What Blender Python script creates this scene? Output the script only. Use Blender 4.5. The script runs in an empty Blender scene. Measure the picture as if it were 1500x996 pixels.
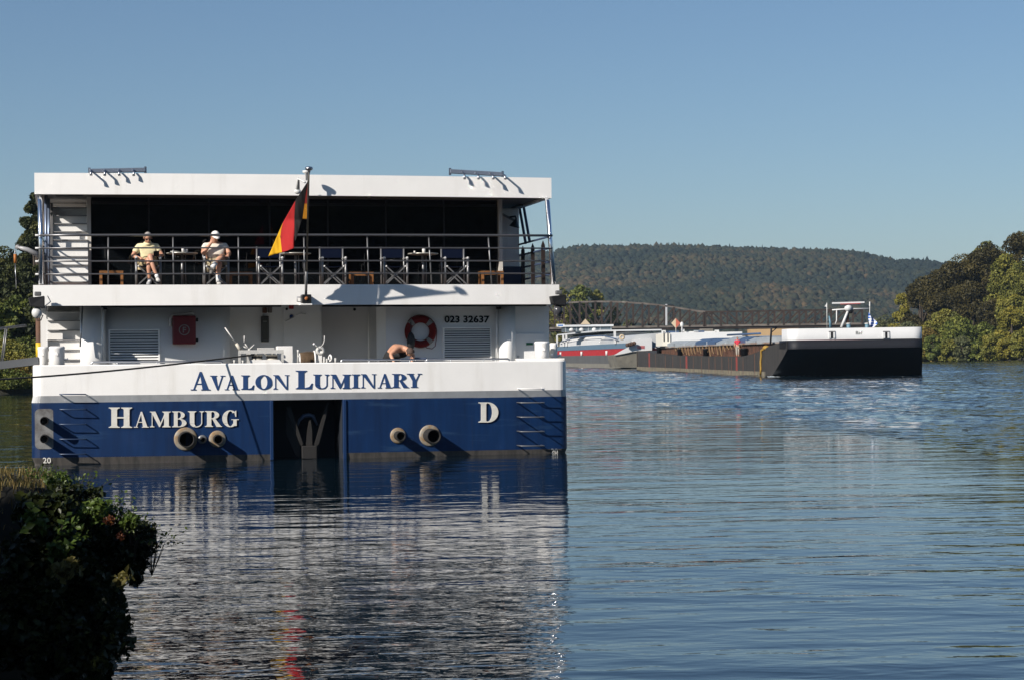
import bpy, bmesh, math, random
import numpy as np
from mathutils import Vector, Matrix
from mathutils.geometry import tessellate_polygon
random.seed(7)
RNG = np.random.default_rng(11)
SC = bpy.context.scene
COL = SC.collection
R = math.radians

# ------------------------------------------------------------------ camera
FPX = 3050.0                      # focal length in pixels of the 1500 px wide photograph
CAMH = 2.11
HOR = 522.5                       # horizon row at the picture's middle column
ROLL = 0.015
pitch = math.atan((HOR - 498.0) / FPX)
Fv = Vector((0, math.cos(pitch), math.sin(pitch)))
R0 = Vector((1, 0, 0)); U0 = Vector((0, -math.sin(pitch), math.cos(pitch)))
Rv = R0 * math.cos(ROLL) - U0 * math.sin(ROLL)
Uv = U0 * math.cos(ROLL) + R0 * math.sin(ROLL)
cam_d = bpy.data.cameras.new('camera'); cam = bpy.data.objects.new('camera', cam_d); COL.objects.link(cam)
cam_d.sensor_width = 36.0; cam_d.lens = 36.0 * FPX / 1500.0
cam_d.clip_start = 0.3; cam_d.clip_end = 9000
cm = Matrix((Rv, Uv, -Fv)).transposed().to_4x4(); cm.translation = Vector((0, 0, CAMH))
cam.matrix_world = cm
SC.camera = cam
CAM = Vector((0, 0, CAMH))

# ------------------------------------------------------------------ light
SUN = Vector((0.841, 0.858, -0.69)).normalized()      # direction the light travels
sun_el = math.asin(-SUN.z)
w = bpy.data.worlds.new('World'); SC.world = w; w.use_nodes = True
nt = w.node_tree; bg = nt.nodes['Background']
sky = nt.nodes.new('ShaderNodeTexSky'); sky.sky_type = 'NISHITA'; sky.sun_disc = False
sky.sun_elevation = sun_el; sky.sun_rotation = math.atan2(-SUN.x, -SUN.y)
sky.altitude = 100; sky.air_density = 1.0; sky.dust_density = 0.25; sky.ozone_density = 5.0
nt.links.new(sky.outputs[0], bg.inputs[0]); bg.inputs[1].default_value = 0.05
sl = bpy.data.lights.new('sun', 'SUN'); sl.energy = 4.3; sl.angle = R(0.53); sl.color = (1.0, 0.935, 0.86)
so = bpy.data.objects.new('sun', sl); COL.objects.link(so)
so.rotation_euler = SUN.to_track_quat('-Z', 'Y').to_euler(); so.location = (-60, -60, 60)
SC.view_settings.view_transform = 'Standard'; SC.view_settings.look = 'None'
SC.view_settings.exposure = 0.66; SC.view_settings.gamma = 1.0
SC.view_settings.use_curve_mapping = False
SC.cycles.max_bounces = 8; SC.cycles.volume_bounces = 0
SC.cycles.blur_glossy = 0.0; SC.cycles.sample_clamp_indirect = 0.0

# ------------------------------------------------------------------ frames: a place of its own for each large object
def ray(px, py):
    return (Fv + Rv * ((px - 750.0) / FPX) + Uv * ((498.0 - py) / FPX))
def at(px, py, D):                # world point at distance D (world y)
    d = ray(px, py); return CAM + d * (D / d.y)
class Frame:
    def __init__(s, M): s.M = M; s.I = M.inverted(); s.c = s.I @ CAM; s.R3 = s.I.to_3x3()
    def P(s, px, py, Y):          # point of the plane local y = Y
        d = s.R3 @ ray(px, py); return s.c + d * ((Y - s.c.y) / d.y)
    def PX(s, px, py, X):         # point of the plane local x = X
        d = s.R3 @ ray(px, py); return s.c + d * ((X - s.c.x) / d.x)
def frame(origin, yaw, lst=0.0):
    t = Vector((math.cos(yaw), math.sin(yaw), 0)); d = Vector((-math.sin(yaw), math.cos(yaw), 0)); z = Vector((0, 0, 1))
    t2 = (t - z * lst).normalized(); z2 = (z + t * lst).normalized()
    M = Matrix((t2, d, z2)).transposed().to_4x4(); M.translation = origin; return M
YAW = math.atan(642 / FPX)
L0 = Vector((42.97 * (46 - 750) / FPX, 42.97, 0))
SHIP = Frame(frame(L0 + Vector((math.cos(YAW), math.sin(YAW), 0)) * 5.7, YAW, 0.0065))
ID = Frame(Matrix.Identity(4))
def bow(X): return 0.2 * (X / 5.7) ** 2        # the transom is slightly curved in plan

# ------------------------------------------------------------------ materials
MATS = {}
def mat(name, col, rough=0.5, metal=0.0, var=0.0, scale=3.0, col2=None, bump=0.0, bscale=30.0, streak=False, spec=0.5, trans=0.0, coat=0.0):
    if name in MATS: return MATS[name]
    m = bpy.data.materials.new(name); m.use_nodes = True; n = m.node_tree; b = n.nodes['Principled BSDF']
    b.inputs['Base Color'].default_value = (*col, 1); b.inputs['Roughness'].default_value = rough
    b.inputs['Metallic'].default_value = metal; b.inputs['Specular IOR Level'].default_value = spec
    if coat: b.inputs['Coat Weight'].default_value = coat; b.inputs['Coat Roughness'].default_value = 0.12
    tc = n.nodes.new('ShaderNodeTexCoord')
    if var > 0 or col2:
        mp = n.nodes.new('ShaderNodeMapping'); n.links.new(tc.outputs['Object'], mp.inputs[0])
        if streak: mp.inputs['Scale'].default_value = (3.0, 3.0, 0.25)
        no = n.nodes.new('ShaderNodeTexNoise'); no.inputs['Scale'].default_value = scale; no.inputs['Detail'].default_value = 6
        no.inputs['Roughness'].default_value = 0.65
        n.links.new(mp.outputs[0], no.inputs[0])
        cr = n.nodes.new('ShaderNodeValToRGB'); n.links.new(no.outputs[0], cr.inputs[0])
        c2 = col2 if col2 else tuple(c * (1 - var) for c in col)
        cr.color_ramp.elements[0].position = 0.35; cr.color_ramp.elements[0].color = (*c2, 1)
        cr.color_ramp.elements[1].position = 0.62; cr.color_ramp.elements[1].color = (*col, 1)
        n.links.new(cr.outputs[0], b.inputs['Base Color'])
    if bump > 0:
        nb = n.nodes.new('ShaderNodeTexNoise'); nb.inputs['Scale'].default_value = bscale; nb.inputs['Detail'].default_value = 4
        n.links.new(tc.outputs['Object'], nb.inputs[0])
        bp = n.nodes.new('ShaderNodeBump'); bp.inputs['Strength'].default_value = 0.6; bp.inputs['Distance'].default_value = bump
        n.links.new(nb.outputs[0], bp.inputs['Height']); n.links.new(bp.outputs[0], b.inputs['Normal'])
    MATS[name] = m; return m
white = mat('white_paint', (0.80, 0.785, 0.75), 0.42, var=0.05, scale=1.3, bump=0.012, bscale=0.9)
chamf = mat('white_paint_shaded', (0.66, 0.665, 0.66), 0.45, var=0.16, scale=1.2, streak=True)  # white made greyer for the shade on the sloping band; streaked
blue = mat('blue_hull_paint', (0.0022, 0.022, 0.080), 0.5, col2=(0.0012, 0.013, 0.052), scale=1.4, streak=True, bump=0.012, bscale=1.1, spec=.3)
def scuffed(m, c, lo, hi, sc, rot, fac):
    n = m.node_tree; b = n.nodes['Principled BSDF']; src = b.inputs['Base Color'].links[0].from_socket
    tc = n.nodes.new('ShaderNodeTexCoord'); mp = n.nodes.new('ShaderNodeMapping'); mp.inputs['Scale'].default_value = sc; mp.inputs['Rotation'].default_value = (0, rot, 0)
    no = n.nodes.new('ShaderNodeTexNoise'); no.inputs['Scale'].default_value = 1; no.inputs['Detail'].default_value = 7; no.inputs['Roughness'].default_value = .6
    n.links.new(tc.outputs['Object'], mp.inputs[0]); n.links.new(mp.outputs[0], no.inputs[0])
    mr = n.nodes.new('ShaderNodeMapRange'); mr.inputs['From Min'].default_value = lo; mr.inputs['From Max'].default_value = hi; mr.inputs['To Max'].default_value = fac; n.links.new(no.outputs[0], mr.inputs[0])
    mx = n.nodes.new('ShaderNodeMix'); mx.data_type = 'RGBA'; n.links.new(mr.outputs[0], mx.inputs[0]); n.links.new(src, mx.inputs[6]); mx.inputs[7].default_value = (*c, 1); n.links.new(mx.outputs[2], b.inputs['Base Color'])
scuffed(blue, (.03, .07, .13), .58, .75, (.7, 1, 6.0), R(28), .55)
scuffed(blue, (.03, .03, .035), .62, .72, (5, 5, .35), 0, .5)
scuffed(white, (.55, .52, .46), .55, .8, (3.2, 3.2, .3), 0, .5)
boot = mat('boot_stripe', (0.07, 0.062, 0.054), 0.7, col2=(0.026, 0.024, 0.021), scale=2.5, streak=True)
letterblue = mat('letter_blue', (0.02, 0.053, 0.15), 0.4)
letterwhite = mat('letter_cream', (0.62, 0.6, 0.54), 0.5, var=0.12, scale=6)
black = mat('black_paint', (0.007, 0.007, 0.008), 0.55, spec=.25)
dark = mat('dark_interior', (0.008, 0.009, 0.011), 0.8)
wallp = mat('deck_wall_paint', (0.8, 0.8, 0.78), 0.4, var=0.05, scale=1.0)
chrome = mat('stainless_steel', (0.85, 0.86, 0.88), 0.2, 1.0)
steel = mat('brushed_steel', (0.4, 0.41, 0.43), 0.35, 1.0)
alum = mat('painted_aluminium', (0.2, 0.2, 0.2), 0.4, 0.5)
glass = mat('tinted_glass', (0.004, 0.005, 0.006), 0.03, 0.0, spec=0.5)
rustring = mat('rust_stained_steel', (0.26, 0.24, 0.2), 0.6, 0.2, col2=(0.22, 0.12, 0.035), scale=7)
rust = mat('rusty_steel', (0.12, 0.06, 0.035), 0.85, 0.0, col2=(0.055, 0.035, 0.026), scale=1.2)
wood = mat('teak_wood', (0.24, 0.1, 0.028), 0.5, var=0.35, scale=9)
canvasblue = mat('navy_canvas', (0.002, 0.005, 0.017), 0.9, spec=.1)
redbox = mat('dark_red_plastic', (0.13, 0.006, 0.009), 0.45)
buoyred = mat('lifebuoy_red', (0.13, 0.006, 0.005), 0.6, spec=.2)
tapegrey = mat('reflective_tape', (0.2, 0.2, 0.19), 0.5)
ropem = mat('dark_rope', (0.035, 0.033, 0.03), 0.9, bump=0.006, bscale=60)
ropetan = mat('tan_rope', (0.26, 0.165, 0.075), 0.9)
ropebrown = mat('brown_rope', (0.16, 0.105, 0.06), 0.95, var=0.5, scale=30)
skin = mat('skin', (0.52, 0.27, 0.17), 0.5, var=0.15, scale=12)
skin2 = mat('tanned_skin', (0.36, 0.17, 0.1), 0.5, var=0.15, scale=12)
plaster = mat('grey_white_plastic', (0.55, 0.55, 0.53), 0.5)

# ------------------------------------------------------------------ mesh builder
class MB:
    def __init__(s): s.v = []; s.f = []; s.m = []; s.sm = []
    def add(s, vs, fs, mi=0, smooth=False):
        o = len(s.v); s.v.extend([tuple(v) for v in vs])
        for f in fs: s.f.append(tuple(i + o for i in f)); s.m.append(mi); s.sm.append(smooth)
        return s
    def hexa(s, p, mi=0):       # eight corners: bottom 4, top 4
        return s.add(p, [(0, 3, 2, 1), (4, 5, 6, 7), (0, 1, 5, 4), (1, 2, 6, 5), (2, 3, 7, 6), (3, 0, 4, 7)], mi)
    def box(s, x0, x1, y0, y1, z0, z1, mi=0):
        return s.hexa([(x0, y0, z0), (x1, y0, z0), (x1, y1, z0), (x0, y1, z0), (x0, y0, z1), (x1, y0, z1), (x1, y1, z1), (x0, y1, z1)], mi)
    def tube(s, pts, r, n=8, mi=0, cap=True, smooth=True):
        pts = [Vector(p) for p in pts]; rs = r if isinstance(r, (list, tuple)) else [r] * len(pts)
        rings = []; up = None
        for i, p in enumerate(pts):
            a = pts[max(i - 1, 0)]; b = pts[min(i + 1, len(pts) - 1)]; t = (b - a).normalized()
            if up is None:
                up = t.orthogonal().normalized()
            up = (up - t * up.dot(t)).normalized(); sd = t.cross(up)
            rings.append([p + (up * math.cos(k * 2 * math.pi / n) + sd * math.sin(k * 2 * math.pi / n)) * rs[i] for k in range(n)])
        vs = [v for rg in rings for v in rg]; fs = []
        for i in range(len(pts) - 1):
            for k in range(n):
                a = i * n + k; b = i * n + (k + 1) % n; fs.append((a, b, b + n, a + n))
        s.add(vs, fs, mi, smooth)
        if cap:
            s.add(rings[0], [tuple(range(n - 1, -1, -1))], mi); s.add(rings[-1], [tuple(range(n))], mi)
        return s
    def bar(s, a, b, w, h, mi=0, up=(0, 0, 1)):
        a = Vector(a); b = Vector(b); t = (b - a).normalized(); u = Vector(up)
        if abs(t.dot(u)) > 0.97: u = Vector((0, 1, 0))
        sd = t.cross(u).normalized() * w / 2; u = sd.cross(t).normalized() * h / 2
        return s.hexa([a - sd - u, a + sd - u, b + sd - u, b - sd - u, a - sd + u, a + sd + u, b + sd + u, b - sd + u], mi)
    def prism(s, poly, off, mi=0):   # planar polygon of 3D points, extruded by vector off
        n = len(poly); off = Vector(off); P = [Vector(p) for p in poly]
        t = tessellate_polygon([P])
        s.add(P, [tuple(x) for x in t], mi); s.add([p + off for p in P], [tuple(reversed(x)) for x in t], mi)
        s.add(P + [p + off for p in P], [(i, (i + 1) % n, (i + 1) % n + n, i + n) for i in range(n)], mi)
        return s
    def lathe(s, c, prof, n=24, axis=(0, 0, 1), mi=0, smooth=True):
        ax = Vector(axis).normalized(); u = ax.orthogonal().normalized(); v = ax.cross(u); c = Vector(c)
        vs = []
        for (r, h) in prof:
            for k in range(n):
                a = 2 * math.pi * k / n; vs.append(c + ax * h + (u * math.cos(a) + v * math.sin(a)) * r)
        fs = [(i * n + k, i * n + (k + 1) % n, (i + 1) * n + (k + 1) % n, (i + 1) * n + k) for i in range(len(prof) - 1) for k in range(n)]
        s.add(vs, fs, mi, smooth); return s
    def ball(s, c, r, n=12, mi=0, sc=(1, 1, 1)):
        c = Vector(c); vs = []; fs = []; m = n // 2 + 1
        for i in range(m + 1):
            th = math.pi * i / m
            for k in range(n):
                ph = 2 * math.pi * k / n
                vs.append(c + Vector((r * sc[0] * math.sin(th) * math.cos(ph), r * sc[1] * math.sin(th) * math.sin(ph), r * sc[2] * math.cos(th))))
        for i in range(m):
            for k in range(n): fs.append((i * n + k, (i + 1) * n + k, (i + 1) * n + (k + 1) % n, i * n + (k + 1) % n))
        return s.add(vs, fs, mi, True)
    def build(s, name, mats, parent=None, bevel=0.0, M=None, **props):
        me = bpy.data.meshes.new(name); me.from_pydata(s.v, [], s.f)
        if not isinstance(mats, (list, tuple)): mats = [mats]
        for m in mats: me.materials.append(m)
        me.polygons.foreach_set('material_index', s.m); me.polygons.foreach_set('use_smooth', s.sm)
        bm = bmesh.new(); bm.from_mesh(me)
        bmesh.ops.remove_doubles(bm, verts=bm.verts, dist=1e-5)
        bmesh.ops.recalc_face_normals(bm, faces=bm.faces); bm.to_mesh(me); bm.free(); me.update()
        o = bpy.data.objects.new(name, me); COL.objects.link(o)
        if parent is not None: o.parent = parent
        if M is not None: o.matrix_world = M
        if bevel > 0:
            md = o.modifiers.new('bevel', 'BEVEL'); md.width = bevel; md.segments = 2; md.limit_method = 'ANGLE'; md.angle_limit = R(40)
        for k, v in props.items(): o[k] = v
        return o
def tag(o, label, cat, group=None):
    o['label'] = label; o['category'] = cat
    if group: o['group'] = group
    return o
def thing(name, label, cat, M=None, group=None):
    o = bpy.data.objects.new(name, None); COL.objects.link(o); o.empty_display_size = 0.3
    if M is not None: o.matrix_world = M
    return tag(o, label, cat, group)
def copy_tree(o, M, label, group=None, parent=None):
    c = o.copy(); COL.objects.link(c)
    if parent is None: c.matrix_world = M; c['label'] = label
    else: c.parent = parent
    for ch in o.children: copy_tree(ch, None, None, None, c)
    return c
def TR(x, y, z): return Matrix.Translation(Vector((x, y, z)))
def arcpts(c, r, a0, a1, n): return [(c[0] + r * math.cos(a0 + (a1 - a0) * i / n), c[1] + r * math.sin(a0 + (a1 - a0) * i / n)) for i in range(n + 1)]
def text_mesh(txt, size, fat=.012):          # built-in sans font, flat text centred on its box, width/height returned
    cu = bpy.data.curves.new('t', 'FONT'); cu.body = txt; cu.size = size; cu.extrude = 0.0; cu.resolution_u = 4
    cu.offset = size * fat
    ob = bpy.data.objects.new('t', cu); COL.objects.link(ob)
    dg = bpy.context.evaluated_depsgraph_get(); me = ob.evaluated_get(dg).to_mesh()
    vs = [Vector(v.co) for v in me.vertices]; fs = [tuple(p.vertices) for p in me.polygons]
    ob.evaluated_get(dg).to_mesh_clear(); bpy.data.objects.remove(ob); bpy.data.curves.remove(cu)
    return vs, fs
def flat_text(txt, fn, name, m, parent, fat=.012):
    """fn(u, v) maps the text box (0..1, 0..1) to a 3D point"""
    vs, fs = text_mesh(txt, 1.0, fat)
    x0 = min(v.x for v in vs); x1 = max(v.x for v in vs); y0 = min(v.y for v in vs); y1 = max(v.y for v in vs)
    lab = list(range(len(vs)))
    def find(i):
        while lab[i] != i: lab[i] = lab[lab[i]]; i = lab[i]
        return i
    for f in fs:
        for i in f[1:]: lab[find(i)] = find(f[0])
    isl = {}
    for f in fs: isl.setdefault(find(f[0]), []).append(f)
    grp = []
    for k in isl.values():        # islands that share columns make one character
        a = min(vs[i].x for f in k for i in f); c = max(vs[i].x for f in k for i in f)
        for g in grp:
            if a < g[1] - .02 and c > g[0] + .02: g[0] = min(a, g[0]); g[1] = max(c, g[1]); g[2].extend(k); break
        else: grp.append([a, c, list(k)])
    for g in grp:
        idx = sorted({i for f in g[2] for i in f}); mp = {j: i for i, j in enumerate(idx)}
        b = MB(); b.add([fn((vs[j].x - x0) / (x1 - x0), (vs[j].y - y0) / (y1 - y0)) for j in idx], [tuple(mp[i] for i in f) for f in g[2]]); o = b.build(name, m, parent)
    return o

# ------------------------------------------------------------------ serif letters as strokes in a unit box
def ringq(cx, cy, ro, so_, ri, si, a0, a1, n=20, cxi=None):
    cxi = cx if cxi is None else cxi; q = []
    for i in range(n):
        a = R(a0 + (a1 - a0) * i / n); b = R(a0 + (a1 - a0) * (i + 1) / n)
        q.append([(cx + ro * math.cos(a), cy + so_ * math.sin(a)), (cx + ro * math.cos(b), cy + so_ * math.sin(b)),
                  (cxi + ri * math.cos(b), cy + si * math.sin(b)), (cxi + ri * math.cos(a), cy + si * math.sin(a))])
    return q
def rc(x0, x1, y0, y1): return [(x0, y0), (x1, y0), (x1, y1), (x0, y1)]
def stem(x0, x1, sl=0.1, sr=None, y0=0.0, y1=1.0, top=True, bot=True):
    sr = sl if sr is None else sr; q = [rc(x0, x1, y0, y1)]; h = 0.045
    if bot: q += [rc(x0 - sl, x1 + sr, y0, y0 + h), [(x0 - sl * .6, y0 + h), (x1 + sr * .6, y0 + h), (x1, y0 + .11), (x0, y0 + .11)]]
    if top: q += [rc(x0 - sl, x1 + sr, y1 - h, y1), [(x0, y1 - .11), (x1, y1 - .11), (x1 + sr * .6, y1 - h), (x0 - sl * .6, y1 - h)]]
    return q
def sf(xc, w_, y): return [rc(xc - w_, xc + w_, y, y + 0.045)]
GL = {
 'I': stem(.28, .72, .25),
 'H': stem(.12, .36, .11) + stem(.64, .88, .11) + [rc(.36, .64, .46, .53)],
 'L': stem(.16, .5, .15) + [rc(.5, .94, 0, .05), [(.5, .05), (.78, .05), (.97, .3), (.93, .3), (.8, .12)], [(.8, .05), (.94, 0), (1.0, .3), (.96, .3)]],
 'A': [[(.13, .0), (.19, .0), (.53, .92), (.47, 1.0)], [(.47, 1.0), (.56, 1.0), (.93, 0), (.62, 0)], rc(.26, .68, .31, .36)] + sf(.15, .14, 0) + sf(.77, .23, 0),
 'V': [[(.07, 1.0), (.38, 1.0), (.55, 0), (.47, 0)], [(.79, 1.0), (.85, 1.0), (.54, 0), (.5, .1)]] + sf(.23, .22, .955) + sf(.83, .15, .955),
 'O': ringq(.5, .5, .5, .52, .22, .45, 0, 360, 36),
 'N': stem(.12, .17, .11) + [[(.05, 1.0), (.33, 1.0), (.88, 0.0), (.84, -.02), (.78, .0)], rc(.83, .88, 0, 1)] + sf(.855, .14, .955),
 'U': stem(.12, .4, .12, bot=False, y0=.28) + stem(.83, .88, .11, bot=False, y0=.28) + ringq(.5, .28, .38, .3, .1, .2, 180, 270, 10) + ringq(.5, .28, .38, .3, .33, .24, 270, 360, 10),
 'M': stem(.1, .135, .09) + stem(.68, .9, .09) + [[(.06, 1.0), (.27, 1.0), (.53, .24), (.45, 0)], [(.74, 1.0), (.8, 1.0), (.48, 0), (.45, .05)]],
 'R': stem(.13, .38, .12, .1) + ringq(.45, .745, .38, .255, .13, .2, -90, 90, 16) + [rc(.38, .45, .95, 1.0), rc(.38, .45, .49, .545), [(.44, .5), (.62, .5), (.98, 0), (.68, 0)]] + sf(.86, .14, 0),
 'B': stem(.13, .38, .12, .05) + ringq(.45, .76, .4, .24, .15, .19, -90, 90, 16) + ringq(.47, .265, .5, .265, .2, .215, -90, 90, 16) + [rc(.38, .47, .95, 1.0), rc(.38, .47, .49, .54), rc(.38, .47, 0, .05)],
 'D': stem(.13, .38, .12, .05) + ringq(.45, .5, .52, .5, .22, .45, -90, 90, 24) + [rc(.38, .45, .95, 1.0), rc(.38, .45, 0, .05)],
 'G': ringq(.48, .5, .48, .52, .2, .46, 48, 318, 34) + [rc(.66, .86, .06, .42), [(.79, .62), (.84, .62), (.84, 1.0), (.81, 1.0), (.72, .88)]] + sf(.77, .22, .42),
 'Y': [[(.1, 1.0), (.38, 1.0), (.64, .45), (.4, .45)], [(.82, 1.0), (.88, 1.0), (.64, .42), (.58, .5)], rc(.38, .64, 0, .46)] + sf(.51, .24, 0) + sf(.23, .23, .955) + sf(.86, .14, .955),
}
def serif(ch, box, Y0, thick, m, parent):
    x0, x1, yt, yb = box; b = MB()
    for i, poly in enumerate(GL[ch]):
        off = thick + 0.0009 * (i % 7)
        fr = []
        for (u, v) in poly:
            p = SHIP.P(x0 + (x1 - x0) * u, yb + (yt - yb) * v, Y0); p.y = Y0 + bow(p.x) - off; fr.append(p)
        b.prism(fr, (0, off + 0.003, 0))
    return b.build('letter', m, parent)

exec_parts = []
# ------------------------------------------------------------------ RIVER CRUISE SHIP
ship = thing('river_cruise_ship', 'white and blue river cruise ship seen square from its stern, moored by the left bank', 'ship', SHIP.M)
S = SHIP.P
ZT = S(430, 531.3, 0).z; Z1 = S(430, 575.5, 0).z; Z2 = S(430, 585.5, 0).z; ZB = S(430, 664.5, 0).z
HW = 5.70; SHIPLEN = 92.0
def outline(off, hw=HW, side=0.0, rad=0.22, yb=SHIPLEN, n=30, y0=0.0):
    a = hw - side; pts = [(-a, yb)]
    yc = y0 + bow(a - rad) + off + rad
    pts += [(-a + rad - rad * math.cos(t), yc - rad * math.sin(t)) for t in [i * math.pi / 2 / 6 for i in range(7)]]
    pts += [(x, y0 + bow(x) + off) for x in np.linspace(-a + rad + .05, a - rad - .05, n)]
    pts += [(a - rad + rad * math.sin(t), yc - rad * math.cos(t)) for t in [i * math.pi / 2 / 6 for i in range(7)]]
    pts += [(a, yb)]
    return pts
RX0 = S(400.5, 620, 0).x; RX1 = S(502.5, 620, 0).x
def loft(levels, hole=False, smooth=False):
    """levels: (off, z) from top to bottom"""
    b = MB()
    L = []
    for off, z in levels:
        o = outline(off, side=off if z > Z1 + .01 else (0.0 if z > Z1 - .005 else -.03 if z > 0 else .02))
        L.append([(x, y, z) for x, y in o])
    if hole:   # move the two samples nearest the recess edges onto them
        for ring in L:
            for X in (RX0, RX1):
                i = min(range(8, len(ring) - 8), key=lambda k: abs(ring[k][0] - X)); x, y, z = ring[i]
                ring[i] = (X, y - bow(x) + bow(X), z)
    for a, c in zip(L, L[1:]):
        for i in range(len(a) - 1):
            mx = (a[i][0] + a[i + 1][0]) / 2
            if hole and RX0 < mx < RX1 and a[i][1] < 5: continue
            b.add([a[i], a[i + 1], c[i + 1], c[i]], [(0, 1, 2, 3)], 0, smooth)
    return b
loft([(0.16, Z2), (0.16, ZT - .01), (0.14, ZT), (0.02, ZT), (0.0, ZT - 0.02), (0.0, Z1)]).build('bulwark', white, ship)
loft([(0.0, Z1 - .001), (0.085, Z2)]).build('rubbing_band', chamf, ship)
loft([(0.085, Z2 - .001), (0.085, ZB)], hole=True).build('hull', blue, ship)
loft([(0.0848, ZB - .001), (0.11, 0.0), (0.25, -0.7)], hole=True).build('boot_stripe', boot, ship)
b = MB(); b.box(S(762, 529, 0).x, HW - .05, 0.26, 0.5, ZT, ZT + .05); b.build('bulwark_step', white, ship, .01)
# anchor recess
b = MB(); yb_ = 1.5
b.box(RX0 - .05, RX1 + .05, yb_, yb_ + .05, -.7, Z2 + .004); b.box(RX0 - .06, RX0, .13, yb_, -.7, Z2); b.box(RX1, RX1 + .06, .13, yb_, -.7, Z2)
b.box(RX0 - .05, RX1 + .05, .1, yb_, Z2 + .004, Z2 + .03)
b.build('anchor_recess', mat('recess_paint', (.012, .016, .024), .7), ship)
for X in (RX0 - .03, RX1 + .045):
    MB().box(X - .035, X + .035, bow(X) + .05, bow(X) + .14, .0, Z2 - .01).build('recess_edge', mat('edge_blue', (.006, .025, .08), .4), ship, .01)
# decks
dgm = mat('deck_grey', (.42, .42, .4), .7)
MB().box(-HW + .2, HW - .2, 1.6, SHIPLEN, 1.0, 1.08).build('aft_deck', dgm, ship)
MB().box(-HW + .2, RX0 - .07, .45, 1.598, 1.0, 1.08).build('aft_deck', dgm, ship); MB().box(RX1 + .07, HW - .2, .45, 1.598, 1.0, 1.08).build('aft_deck', dgm, ship)

# letters
for ch, bx in [('A', (279, 307.8, 544, 571)), ('V', (307.4, 330, 549.6, 571)), ('A', (328.8, 350.2, 549.4, 570.6)), ('L', (353, 372.2, 549.2, 570.2)),
               ('O', (374.0, 398.4, 549.0, 570.0)), ('N', (400, 423.8, 548.8, 569.8)), ('L', (432.8, 458, 542.3, 569.3)), ('U', (458.6, 482, 548, 569)),
               ('M', (483.6, 514, 548, 568.7)), ('I', (514.6, 527.4, 547.8, 568.2)), ('N', (528.4, 551.2, 547.4, 568)), ('A', (552.7, 574, 547, 568)),
               ('R', (574, 599, 547, 567.6)), ('Y', (596, 618, 546.7, 567.2))]:
    serif(ch, bx, 0, .012, letterblue, ship)
for ch, bx in [('H', (159, 194, 596.4, 626.2)), ('A', (196, 218, 602.6, 625.8)), ('M', (219.3, 250.5, 602.3, 625.3)), ('B', (252, 274, 602, 625.2)),
               ('U', (275.3, 299, 601.8, 625)), ('R', (300, 325.3, 601.5, 624.7)), ('G', (325.7, 350, 600.8, 624.6)), ('D', (701.6, 732, 588.9, 618.4))]:
    serif(ch, bx, .085, .028, letterwhite, ship)
def onhull(x0, x1, yt, yb, Y0, off):
    def f(u, v):
        p = S(x0 + (x1 - x0) * u, yb + (yt - yb) * v, Y0); p.y = Y0 + bow(p.x) - off; return p
    return f
flat_text('20', onhull(62.5, 74.5, 670.3, 678.6, .09, .012), 'digit', letterwhite, ship)
flat_text('20', onhull(809.5, 819.5, 657, 664.5, .09, .02), 'digit', letterwhite, ship)

# rungs
def rung(xa, xb, y, so, m):
    a = S(xa, y, .085 - so); c = S(xb, y, .085 - so); b = MB()
    ha = Vector((a.x, .085 + bow(a.x) + .01, a.z)); hc = Vector((c.x, .085 + bow(c.x) + .01, c.z)); a.y = bow(a.x) - so; c.y = bow(c.x) - so
    b.tube([ha, a + Vector((0, .03, 0)), a + Vector((.02, 0, 0)), c - Vector((.02, 0, 0)), c + Vector((0, .03, 0)), hc], .013, 6, 0)
    return b.build('rung', m, ship)
darkrung = mat('dark_blue_rung', (.03, .05, .1), .35)
for i, y in enumerate([577.2, 599.4, 621.2, 643.0, 665.0]): rung(87.5, 125.5, y, .12, darkrung)
for i, y in enumerate([569.2, 589.6, 610.7, 631.8, 652.8]): rung(763.5, 799, y, .30, alum if i else white)
# exhaust and drain pipes
plate = MB(); p0 = S(51, 658, .085); p1 = S(79.5, 598.5, .085); r = .1; yy = bow(p0.x) + .06
oc = [(p0.x + r - r * math.cos(t), p0.z + r - r * math.sin(t)) for t in np.linspace(0, math.pi / 2, 6)] + \
     [(p1.x - r + r * math.sin(t), p0.z + r - r * math.cos(t)) for t in np.linspace(0, math.pi / 2, 6)] + \
     [(p1.x - r + r * math.cos(t), p1.z - r + r * math.sin(t)) for t in np.linspace(0, math.pi / 2, 6)] + \
     [(p0.x + r - r * math.sin(t), p1.z - r + r * math.cos(t)) for t in np.linspace(0, math.pi / 2, 6)]
plate.prism([(x, yy, z) for x, z in oc], (0, .15, 0))
plate.build('outlet_plate', mat('worn_steel_plate', (.3, .3, .29), .5, .4, col2=(.14, .13, .12), scale=4), ship)
def pipe(x, y, rf, rp, ln, ring=rustring):
    ln *= 1.3
    c = S(x, y, .085); k = 43.9 / FPX; rf *= k; rp *= k; yb = .085 + bow(c.x)
    o = MB().lathe((c.x, yb + .02, c.z), [(rp * .8, 0), (rf * .94, 0), (rf, .012), (rf, .045), (rf * .9, .06), (rp, .062)], 28, (0, -1, 0)).build('pipe_flange', ring, ship) if rf > rp * 1.1 else None
    pp = MB().lathe((c.x, yb + .02, c.z), [(rp, 0), (rp, ln), (rp * .86, ln), (rp * .86, .02), (0, .02)], 24, (0, -1, 0)).build('outlet_pipe', [mat('sooty_pipe', (.012, .011, .01), .9)], ship)
pipe(272, 642.5, 17, 11.5, .37); pipe(296.5, 643, 6.5, 3.6, .27, alum); pipe(318.5, 642.5, 12.5, 6.8, .29)
pipe(583, 637.5, 11.8, 6.8, .36); pipe(629.8, 637.5, 16, 10.6, .46)
pipe(65, 616, 6.2, 6.0, .36); pipe(65, 642, 6.2, 6.0, .36)
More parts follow.
